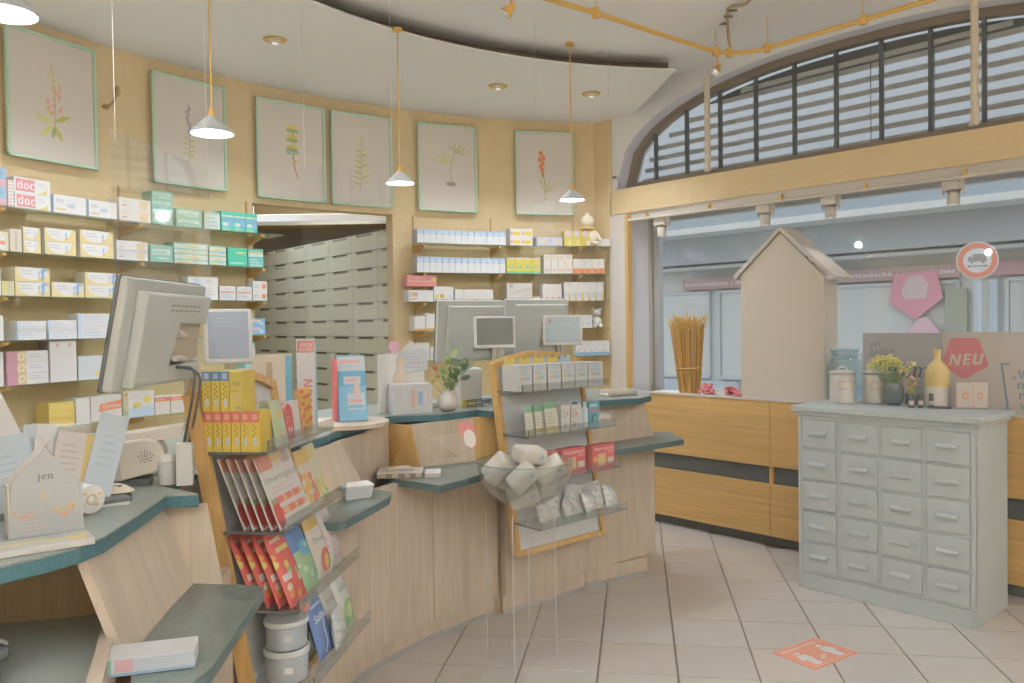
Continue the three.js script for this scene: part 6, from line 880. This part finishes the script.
{
  const Y = 1.0055;
  const can = (label, x, z) => { const t = thing('canister', label, 'canister', [x, Y, z], rad(-10)), m = mat(158, 153, 147, 0.4); put(t, 'canister_body', lathe([[0, 0], [0.066, 0], [0.068, 0.004], [0.068, 0.172], [0, 0.172]], 36), m); put(t, 'lid', lathe([[0, 0.184], [0.05, 0.181], [0.07, 0.176], [0.071, 0.17], [0.071, 0.16], [0, 0.16]], 36), m); put(t, 'lid_handle', new THREE.TorusGeometry(0.024, 0.005, 8, 24, Math.PI).translate(0, 0.178, 0), m); put(t, 'name_plate', new THREE.CylinderGeometry(0.0692, 0.0692, 0.05, 20, 1, true, -0.62, 1.24).translate(0, 0.10, 0), mat(154, 144, 136, 0.5)); put(t, 'plate_print', new THREE.CylinderGeometry(0.0697, 0.0697, 0.03, 20, 1, true, -0.5, 1.0).translate(0, 0.10, 0), mat(162, 155, 146, 0.5)); return t; };
  can('white lidded canister with an oval plate, left of two', 1.863, -4.60); can('white lidded canister half hidden behind the flowers, right of two', 2.032, -4.555);
  const j = thing('glass_jar', 'large pale blue glass jar with wire handles behind the left canister', 'jar', [2.08, 0.93, -5.1]); const bg = new THREE.MeshPhysicalMaterial({ color: new THREE.Color(0.74, 0.82, 0.83), transmission: 0.85, roughness: 0.06, thickness: 0, ior: 1.5, side: THREE.DoubleSide });
  put(j, 'jar_body', lathe([[0.001, 0.002], [0.095, 0.002], [0.108, 0.02], [0.112, 0.06], [0.112, 0.24], [0.10, 0.275], [0.078, 0.298], [0.074, 0.31], [0.08, 0.335], [0.084, 0.35], [0.079, 0.352]], 40), bg); put(j, 'rim', new THREE.TorusGeometry(0.081, 0.005, 8, 40).rotateX(Math.PI / 2).translate(0, 0.352, 0), mat(126, 146, 148, 0.2)); put(j, 'neck_ring', new THREE.TorusGeometry(0.077, 0.005, 8, 40).rotateX(Math.PI / 2).translate(0, 0.305, 0), mat(126, 146, 148, 0.2)); for (const s of [-1, 1]) put(j, 'wire_handle', tube([[s * 0.078, 0.31, 0], [s * 0.105, 0.325, 0], [s * 0.108, 0.30, 0], [s * 0.098, 0.275, 0]], 0.004, 16, 6), M.steel);
  // flowers in a smoky glass
  const v = thing('flower_glass', 'round glass of yellow blossoms and pink buds on the drawer cabinet', 'vase', [2.066, Y, -4.42]); const sg = new THREE.MeshPhysicalMaterial({ color: new THREE.Color(0.55, 0.6, 0.6), transmission: 0.7, roughness: 0.05, thickness: 0, side: THREE.DoubleSide });
  put(v, 'glass_bowl', lathe([[0.001, 0.004], [0.034, 0.003], [0.046, 0.02], [0.054, 0.06], [0.05, 0.095], [0.042, 0.122]], 36), sg); put(v, 'glass_foot', rod(0.034, 0.004, 0, 0.002, 0, 30), mat(110, 118, 118, 0.2));
  const fg = mat(112, 128, 96, 0.6), st = []; const heads = []; for (let i = 0; i < 26; i++) { const a = rnd() * 6.28, q = 0.02 + 0.085 * Math.sqrt(rnd()), x = Math.cos(a) * q * 1.1 - 0.012, z = Math.sin(a) * q * 0.7, y = 0.195 + rnd() * 0.085 - q * 0.35; heads.push([x, y, z]); st.push(tube([[jit(0.01), 0.03, jit(0.01)], [x * 0.35, 0.11, z * 0.35], [x, y, z]], 0.0016, 8, 5)); } put(v, 'stem', st, fg);
  const ym = [mat(166, 158, 96, 0.6), mat(160, 158, 108, 0.6)]; heads.forEach(([x, y, z], i) => { if (i % 6 === 5) return; const gs = []; for (let k = 0; k < 14; k++) gs.push(new THREE.IcosahedronGeometry(0.0048 + rnd() * 0.003, 0).translate(x + jit(0.019), y + jit(0.013), z + jit(0.018))); put(v, 'blossom', gs, ym[i % 2]); });
  const pk = mat(168, 140, 132, 0.6); [[0.085, 0.15, 0.03], [0.11, 0.135, 0.01], [0.05, 0.17, 0.05], [0.10, 0.115, 0.04], [0.02, 0.185, 0.04]].forEach((p) => { put(v, 'pink_bud', [new THREE.SphereGeometry(0.009, 10, 8).scale(1, 1.2, 1).translate(...p), tube([[0.01, 0.1, 0.01], [p[0] * 0.6, p[1] * 0.85, p[2]], p], 0.0015, 8, 5)], pk); }); const lv = []; for (let i = 0; i < 22; i++) lv.push(box(0.008, 0.03, 0.001, 0, 0.015, 0, jit(0.8), rnd() * 6, jit(0.8)).translate(jit(0.045), 0.12 + rnd() * 0.05, jit(0.035))); put(v, 'leaves', lv, fg);
  [[2.09, -4.27], [2.135, -4.262], [2.185, -4.25]].forEach(([x, z], i) => { const t = thing('dropper_bottle', `small dark capped bottle on the drawer cabinet, ${['left', 'middle', 'right'][i]} one of three`, 'bottle', [x, Y, z], rad(-15), 'small dark capped bottles'); put(t, 'bottle_body', lathe([[0, 0], [0.0125, 0], [0.0135, 0.002], [0.0135, 0.042], [0.009, 0.05], [0, 0.05]], 20), M.dark); put(t, 'bottle_label', new THREE.CylinderGeometry(0.0139, 0.0139, 0.022, 20, 1, true).translate(0, 0.027, 0), mat(160, 148, 140, 0.6)); put(t, 'cap', rod(0.0115, 0.026, 0, 0.062, 0, 16), M.dark); });
  const b = thing('liqueur_bottle', 'amber bottle with a broad white label on the drawer cabinet', 'bottle', [2.253, Y, -4.32], rad(-20)); put(b, 'bottle_body', lathe([[0, 0.001], [0.056, 0.001], [0.06, 0.006], [0.06, 0.17], [0.055, 0.195], [0.04, 0.22], [0.022, 0.24], [0.016, 0.25], [0.016, 0.285], [0.018, 0.286], [0.018, 0.30], [0, 0.30]], 36), mat(168, 148, 104, 0.3)); put(b, 'bottle_label', new THREE.CylinderGeometry(0.0606, 0.0606, 0.10, 36, 1, true).translate(0, 0.058, 0), mat(164, 158, 150, 0.6)); put(b, 'cap', rod(0.0185, 0.03, 0, 0.287, 0, 20), mat(164, 142, 98, 0.4));
  const gj = thing('glass_jar', 'small clear jar of yellow green sprigs behind the dark bottles', 'jar', [2.165, Y, -4.42]); put(gj, 'jar_body', lathe([[0.001, 0.002], [0.03, 0.002], [0.034, 0.05], [0.03, 0.06]], 28), sg); const sp = []; for (let i = 0; i < 16; i++) sp.push(tube([[jit(0.01), 0.01, jit(0.01)], [jit(0.02), 0.06, jit(0.02)], [jit(0.04), 0.10 + rnd() * 0.05, jit(0.03)]], 0.0018, 6, 5)); put(gj, 'sprig', sp, mat(156, 154, 100, 0.6));
  [[2.33, -4.20, 0.09, -28], [2.395, -4.19, 0.08, 20]].forEach(([x, z, w, r], i) => goods('soap_pack', `small beige pack with an orange rosette on the drawer cabinet, ${i ? 'right' : 'left'} one`, 'pack', skin(rbox(w, 0.135, 0.04, 0.006, 0, 0.0675, 0), 'smallPack'), cardMat, [x, Y + 0.0005, z], -rad(18) + rad(i ? 14 : 0), 0));
  goods('small_tray', 'short grey stick lying behind the dark bottles', 'stick', [rod(0.006, 0.11, 0, 0, 0, 10).rotateZ(Math.PI / 2).translate(0, 0.0065, 0)], M.dark, [2.20, Y + 0.0005, -4.20], rad(-30));
  // boards in the window
  const board = (s0, s1, h, style, label) => { const c = onW((s0 + s1) / 2, -4.845, 0.932), o = solid('advert_board', skin(box(s1 - s0, h, 0.012, 0, h / 2, 0), style), cardMat, label, 'advert board'); o.position.set(...c); o.rotation.y = -WT; };
  board(-2.177, -1.7305, 0.458, 'vetGrey', 'grey advert board reading vet gastin, behind the flowers'); board(-1.7295, -0.75, 0.462, 'neuBeige', 'beige advert board with a red pentagon reading NEU');
  // tall wooden house
  const hs = thing('wooden_house', 'tall pale wooden house standing in the display window', 'display house', onW(-2.775, -5.02, 0.93), -WT), hm = mat(156, 147, 134, 0.7);
  put(hs, 'house_front', extr(shape([[-0.30, 0], [0.30, 0], [0.30, 0.815], [0.0, 1.12], [-0.30, 0.85]]), 0.02, 0.001).translate(0, 0.0005, 0.04), hm); put(hs, 'house_side', [box(0.02, 0.82, 0.16, -0.29, 0.4105, -0.04)], hm); put(hs, 'house_side', [box(0.02, 0.80, 0.16, 0.29, 0.4005, -0.04)], hm);
  const slab = (a, b) => { const dx = b[0] - a[0], dy = b[1] - a[1], L = Math.hypot(dx, dy), g = new THREE.BoxGeometry(L, 0.025, 0.22); g.rotateZ(Math.atan2(dy, dx)); return g.translate((a[0] + b[0]) / 2, (a[1] + b[1]) / 2 + 0.013, -0.035); };
  put(hs, 'roof_board', slab([-0.345, 0.825], [0.0, 1.135]), mat(157, 148, 137, 0.6)); put(hs, 'roof_board', slab([0.0, 1.135], [0.375, 0.79]), mat(157, 148, 137, 0.6));
  // sheaf of straw
  const wh = thing('straw_sheaf', 'upright sheaf of golden straw at the left end of the display window', 'dried sheaf', onW(-3.53, -5.0, 0.932)), gs = [], es = []; for (let i = 0; i < 190; i++) { const a = rnd() * 6.28, q = Math.sqrt(rnd()), r0 = 0.075 * q, r1 = 0.125 * q, h = 0.46 + rnd() * 0.10, p0 = [Math.cos(a) * r0, 0.002, Math.sin(a) * r0 * 0.8], p1 = [Math.cos(a) * r1 - 0.015, h, Math.sin(a) * r1 * 0.8], p2 = [Math.cos(a) * r1 * 1.25 - 0.02 + jit(0.02), h + 0.05, Math.sin(a) * r1 + jit(0.02)]; gs.push(bar(p0, p1, 0.0028, 4)); es.push(bar(p1, p2, 0.004, 4, 0.001)); } const sm1 = put(wh, 'stalks', gs, mat(166, 134, 82, 0.7)); sm1.userData.kind = 'stuff'; const sm2 = put(wh, 'ears', es, mat(168, 142, 92, 0.8)); sm2.userData.kind = 'stuff'; put(wh, 'binding', new THREE.TorusGeometry(0.092, 0.005, 8, 36).rotateX(Math.PI / 2).scale(1, 1, 0.8).translate(-0.004, 0.2, 0), mat(156, 126, 80, 0.8));
  // small red and white things on the platform
  const bow = (s, label) => { const t = thing('red_bow', label, 'bow', onW(s, -4.94, 0.9305), -WT), m = mat(164, 98, 100, 0.6), gs = []; for (let i = 0; i < 11; i++) gs.push(new THREE.TorusGeometry(0.02 + rnd() * 0.012, 0.008, 6, 16).scale(1, 0.8, 1).rotateX(jit(1.4)).rotateY(jit(1.5)).translate(jit(0.05), 0.036 + rnd() * 0.045, jit(0.03))); put(t, 'ribbon_loops', gs, m); put(t, 'ribbon_tail', [bar([-0.06, 0.008, 0.01], [0.065, 0.008, 0.0], 0.008), bar([-0.04, 0.012, -0.02], [0.03, 0.03, 0.02], 0.009)], m); };
  bow(-3.34, 'crumpled red bow beside the straw sheaf'); bow(-3.125, 'red bow beside the tall wooden house');
  const wc = solid('medicine_carton', skin(box(0.13, 0.06, 0.05, 0, 0.03, 0), 'card'), cardMat, 'white carton between two red bows in the window', 'box'); wc.position.set(...onW(-3.235, -4.97, 0.931)); wc.rotation.y = -WT;
  const cd = thing('candle', 'small pale blue and beige candle behind the white carton in the window', 'candle', onW(-3.18, -5.08, 0.93)); put(cd, 'candle_body', [rod(0.022, 0.11, 0, 0.0555, 0, 20)], mat(150, 160, 166, 0.5)); put(cd, 'candle_band', rod(0.0225, 0.05, -0.0, 0.035, 0, 20), mat(168, 156, 140, 0.5)); put(cd, 'wick', rod(0.0015, 0.012, 0, 0.116, 0, 6), M.dark);
  // lamp rail over the window with spot lamps
  const rl = thing('lamp_rail', 'cream curtain rail with lamp track under the yellow beam', 'lamp rail'); put(rl, 'rail_board', wallSpace(box(4.4, 0.05, 0.10, -1.9, 2.305, 0), -5.06), M.cream); put(rl, 'front_bar', wallSpace(rod(0.011, 4.4, 0, 0, 0, 10).rotateZ(Math.PI / 2).translate(-1.9, 2.265, 0), -4.98), M.cream); for (let i = 0; i < 8; i++) put(rl, 'rail_clip', wallSpace(box(0.012, 0.05, 0.03, -3.9 + i * 0.56, 2.28, 0), -4.985), M.brass);
  [-3.80, -2.93, -2.47, -1.74].forEach((s, i) => { const t = thing('window_spotlight', `cream box spotlight under the window rail, ${ORD[i]} from the left`, 'spotlight', onW(s, -5.04, 2.28), -WT, 'cream spotlights under the window rail'); put(t, 'lamp_holder', rbox(0.10, 0.075, 0.085, 0.008, 0, -0.04, 0), M.cream); put(t, 'lamp_collar', rod(0.036, 0.012, 0, -0.083, 0, 20), M.bronze); put(t, 'lamp_housing', lathe([[0.03, -0.16], [0.034, -0.158], [0.034, -0.09], [0, -0.09]], 24), M.cream); for (const q of [-1, 1]) put(t, 'side_arm', box(0.006, 0.1, 0.02, q * 0.054, -0.05, 0), M.cream); put(t, 'bulb', rod(0.024, 0.006, 0, -0.155, 0, 18), glow); const l = new THREE.SpotLight(lampColor, 0.1, 0, rad(48), 0.7); l.position.set(0, -0.168, 0); l.target.position.set(0, -2, 0.25); l.castShadow = true; t.add(l, l.target); });
}
// ---------------------------------------------------------------- hung glass panes, brass lamp track, window poles, floor sticker
{
  const pane = (a, b, y0, y1, label) => { const dx = b[0] - a[0], dz = b[1] - a[1], L = Math.hypot(dx, dz), t = thing('hanging_screen', label, 'glass screen', [(a[0] + b[0]) / 2, 0, (a[1] + b[1]) / 2], -Math.atan2(dz, dx)); put(t, 'glass_sheet', box(L, y1 - y0, 0.005, 0, (y0 + y1) / 2, 0), M.glass); for (const s of [-1, 1]) put(t, 'hanging_cord', [rod(0.0011, 3.15 - y1 + 0.03, s * (L / 2 - 0.02), (3.15 + y1 - 0.03) / 2, 0.005, 5)], mat(166, 160, 150, 0.5)); };
  pane([-1.09, -2.24], [-1.05, -2.86], 1.36, 2.03, 'clear hanging glass screen above the left counter'); pane([-0.883, -3.46], [-0.56, -3.98], 1.45, 2.18, 'clear hanging glass screen in front of the green drawers'); pane([0.13, -4.52], [0.60, -4.80], 1.50, 2.16, 'clear hanging glass screen before the right wall shelves');
  const t = thing('lamp_track', 'bent brass tube lamp track hung below the ceiling near the arched window', 'lamp track'); const H = 3.12;
  put(t, 'track_tube', tube([[-0.75, H, -3.45], [0.23, H, -4.19], [0.47, H, -4.37], [1.15, H, -4.93], [1.30, H, -5.035], [1.42, H, -5.05], [1.57, H, -4.97], [1.96, H, -4.53], [2.19, H, -4.26], [2.8, H, -3.6]], 0.0135, 120, 10, false, 0.3), M.brass);
  for (const [x, z] of [[0.47, -4.37], [1.27, -5.02], [1.36, -5.05], [1.57, -4.97], [1.96, -4.53], [2.5, -3.92], [0.0, -4.02]]) { put(t, 'hanger', [rod(0.003, H_IN - H - 0.005, x, (H_IN + H) / 2 - 0.002, z, 6), rod(0.021, 0.05, x, H, z, 16)], M.brass); }
  put(t, 'feed_cable', tube([[1.37, H, -5.05], [1.375, 3.2, -5.1], [1.34, 3.262, -5.0], [1.27, 3.268, -4.74], [1.29, 3.27, -4.70], [1.34, 3.27, -4.68], [1.36, 3.27, -4.62], [1.36, 3.272, -4.3]], 0.009, 60, 8, false, 0.3), mat(132, 116, 98, 0.5));
  for (const z of [-4.95, -4.83, -4.74]) put(t, 'cable_clip', box(0.05, 0.012, 0.012, 1.30, 3.262, z), M.bronze);
  const spot = (x, z, q, label, f = 1) => { const s = thing('track_spotlight', label, 'spotlight', [x, H, z], q); put(s, 'stem', [rod(0.006, 0.075, 0, -0.05, 0, 10), rod(0.02, 0.03, 0, 0, 0, 14)], M.brass); const hd = (g) => plain(g).rotateZ(-0.75).translate(0, -0.095, 0); put(s, 'lamp_head', hd(lathe([[0.006, 0.03], [0.012, 0.02], [0.018, 0.0], [0.034, -0.04], [0.031, -0.04], [0.015, -0.002], [0.004, 0.0]], 24)), M.brass); put(s, 'reflector', hd(lathe([[0.001, -0.03], [0.03, -0.041], [0.031, -0.042], [0.004, -0.02]], 24)), M.white); put(s, 'bulb', hd(new THREE.SphereGeometry(0.01, 12, 8).translate(0, -0.032, 0)), glow); const l = new THREE.SpotLight(lampColor, f, 0, rad(50), 0.7); l.position.set(-0.04, -0.135, 0); l.target.position.set(-1.2, -1.4, 0); l.castShadow = true; s.add(l, l.target); };
  spot(0.02, -4.03, 0, 'brass and glass spotlight on the lamp track at the top edge of the photo'); spot(1.285, -5.03, 0.6, 'brass spotlight at the bend of the lamp track by the arched window', 0.12); spot(2.6, -3.8, 2.6, 'brass spotlight on the right part of the lamp track');
  for (const [s, y1, l] of [[-3.328, 3.20, 'left slim cream pole standing before the arched window'], [-1.6, 3.27, 'right slim cream pole standing before the arched window']]) { const p = thing('window_pole', l, 'pole', onW(s, -4.955, 0)); put(p, 'pole_tube', rod(0.02, y1 - 2.54, 0, (y1 + 2.54) / 2, 0, 18), mat(170, 158, 138, 0.45)); put(p, 'pole_bracket', [box(0.03, 0.03, 0.05, 0, 2.55, -0.01), box(0.03, 0.02, 0.05, 0, y1 - 0.02, -0.01)], M.cream); }
}
{ // floor sticker: keep your distance
  const cv = document.createElement('canvas'); cv.width = 256; cv.height = 256; const g = cv.getContext('2d'); g.fillStyle = css(176, 122, 102); g.fillRect(0, 0, 256, 256); g.fillStyle = css(168, 166, 162);
  g.font = 'bold 27px sans-serif'; g.textBaseline = 'middle'; g.fillText('Abstand halten', 20, 34); g.fillRect(20, 232, 216, 4);
  const man = (x, f) => { g.beginPath(); g.arc(x, 84, 14, 0, 7); g.fill(); g.beginPath(); g.moveTo(x - 20, 104); g.lineTo(x + 20, 104); g.lineTo(x + (f ? 34 : 26), 156); g.lineTo(x + 18, 160); g.lineTo(x + 16, 222); g.lineTo(x - 16, 222); g.lineTo(x - 18, 160); g.lineTo(x - (f ? 26 : 34), 156); g.fill(); }; man(64, false); man(192, true);
  const ar = (x, y, d) => { g.beginPath(); g.moveTo(x, y); g.lineTo(x - d * 18, y - 14); g.lineTo(x - d * 18, y - 5); g.lineTo(x - d * 30, y - 5); g.lineTo(x - d * 30, y + 5); g.lineTo(x - d * 18, y + 5); g.lineTo(x - d * 18, y + 14); g.fill(); }; ar(156, 166, 1); ar(100, 186, -1);
  const tx = new THREE.CanvasTexture(cv); tx.colorSpace = THREE.SRGBColorSpace; const m = new THREE.MeshPhysicalMaterial({ map: tx, roughness: 0.4 }); m.userData.atlas = true;
  // corners measured on the floor: left, top, right, bottom
  const q = [[1.133, -3.587], [1.386, -3.755], [1.513, -3.572], [1.254, -3.40]], P = [], U = []; const uvs = [[0, 1], [1, 1], [1, 0], [0, 0]], tri = [0, 2, 1, 0, 3, 2], T = 0.0012;
  for (const i of tri) { P.push(q[i][0], T, q[i][1]); U.push(...uvs[i]); } for (let i = 0; i < 4; i++) { const j = (i + 1) % 4; for (const [k, y] of [[i, 0.0002], [j, T], [i, T], [i, 0.0002], [j, 0.0002], [j, T]]) { P.push(q[k][0], y, q[k][1]); U.push(0.01, 0.01); } }
  const g2 = new THREE.BufferGeometry(); g2.setAttribute('position', new THREE.Float32BufferAttribute(P, 3)); g2.setAttribute('uv', new THREE.Float32BufferAttribute(U, 2)); g2.computeVertexNormals();
  tag(put(scene, 'floor_sticker', g2, m), 'salmon red floor sticker with two white walking figures', 'floor sticker');
}

{ // dried twig between the two leftmost prints and a small sensor by the arch
  const t = thing('wall_ornament', 'small brown dried twig hung between the two leftmost plant prints', 'ornament'); const m = mat(146, 122, 88, 0.8), p = [pol(4.225, -57.96, 2.84), pol(4.222, -58.38, 2.768), pol(4.225, -58.95, 2.735)];
  put(t, 'twig', tube([[p[0][0], p[0][1] + 0.03, p[0][2]], p[0], p[1], p[2]], 0.006, 24, 8), m); put(t, 'seed_head', new THREE.SphereGeometry(0.02, 14, 10).scale(0.8, 1.6, 0.6).translate(...p[0]), m); put(t, 'seed_head', new THREE.SphereGeometry(0.017, 14, 10).scale(1.5, 0.8, 0.6).translate(...p[2]), m);
  const s = thing('window_sensor', 'small dark alarm sensor with a wire at the left foot of the arched window', 'sensor', onW(-4.215, -4.985, 2.62), -WT); put(s, 'sensor_body', rbox(0.03, 0.018, 0.014, 0.004, 0, 0, 0), M.dark); put(s, 'sensor_wire', tube([[0.015, 0, 0], [0.04, -0.01, 0.004], [0.05, -0.05, 0.0], [0.05, -0.09, 0]], 0.003, 16, 6), M.dark);
}
renderer.render(scene, camera);
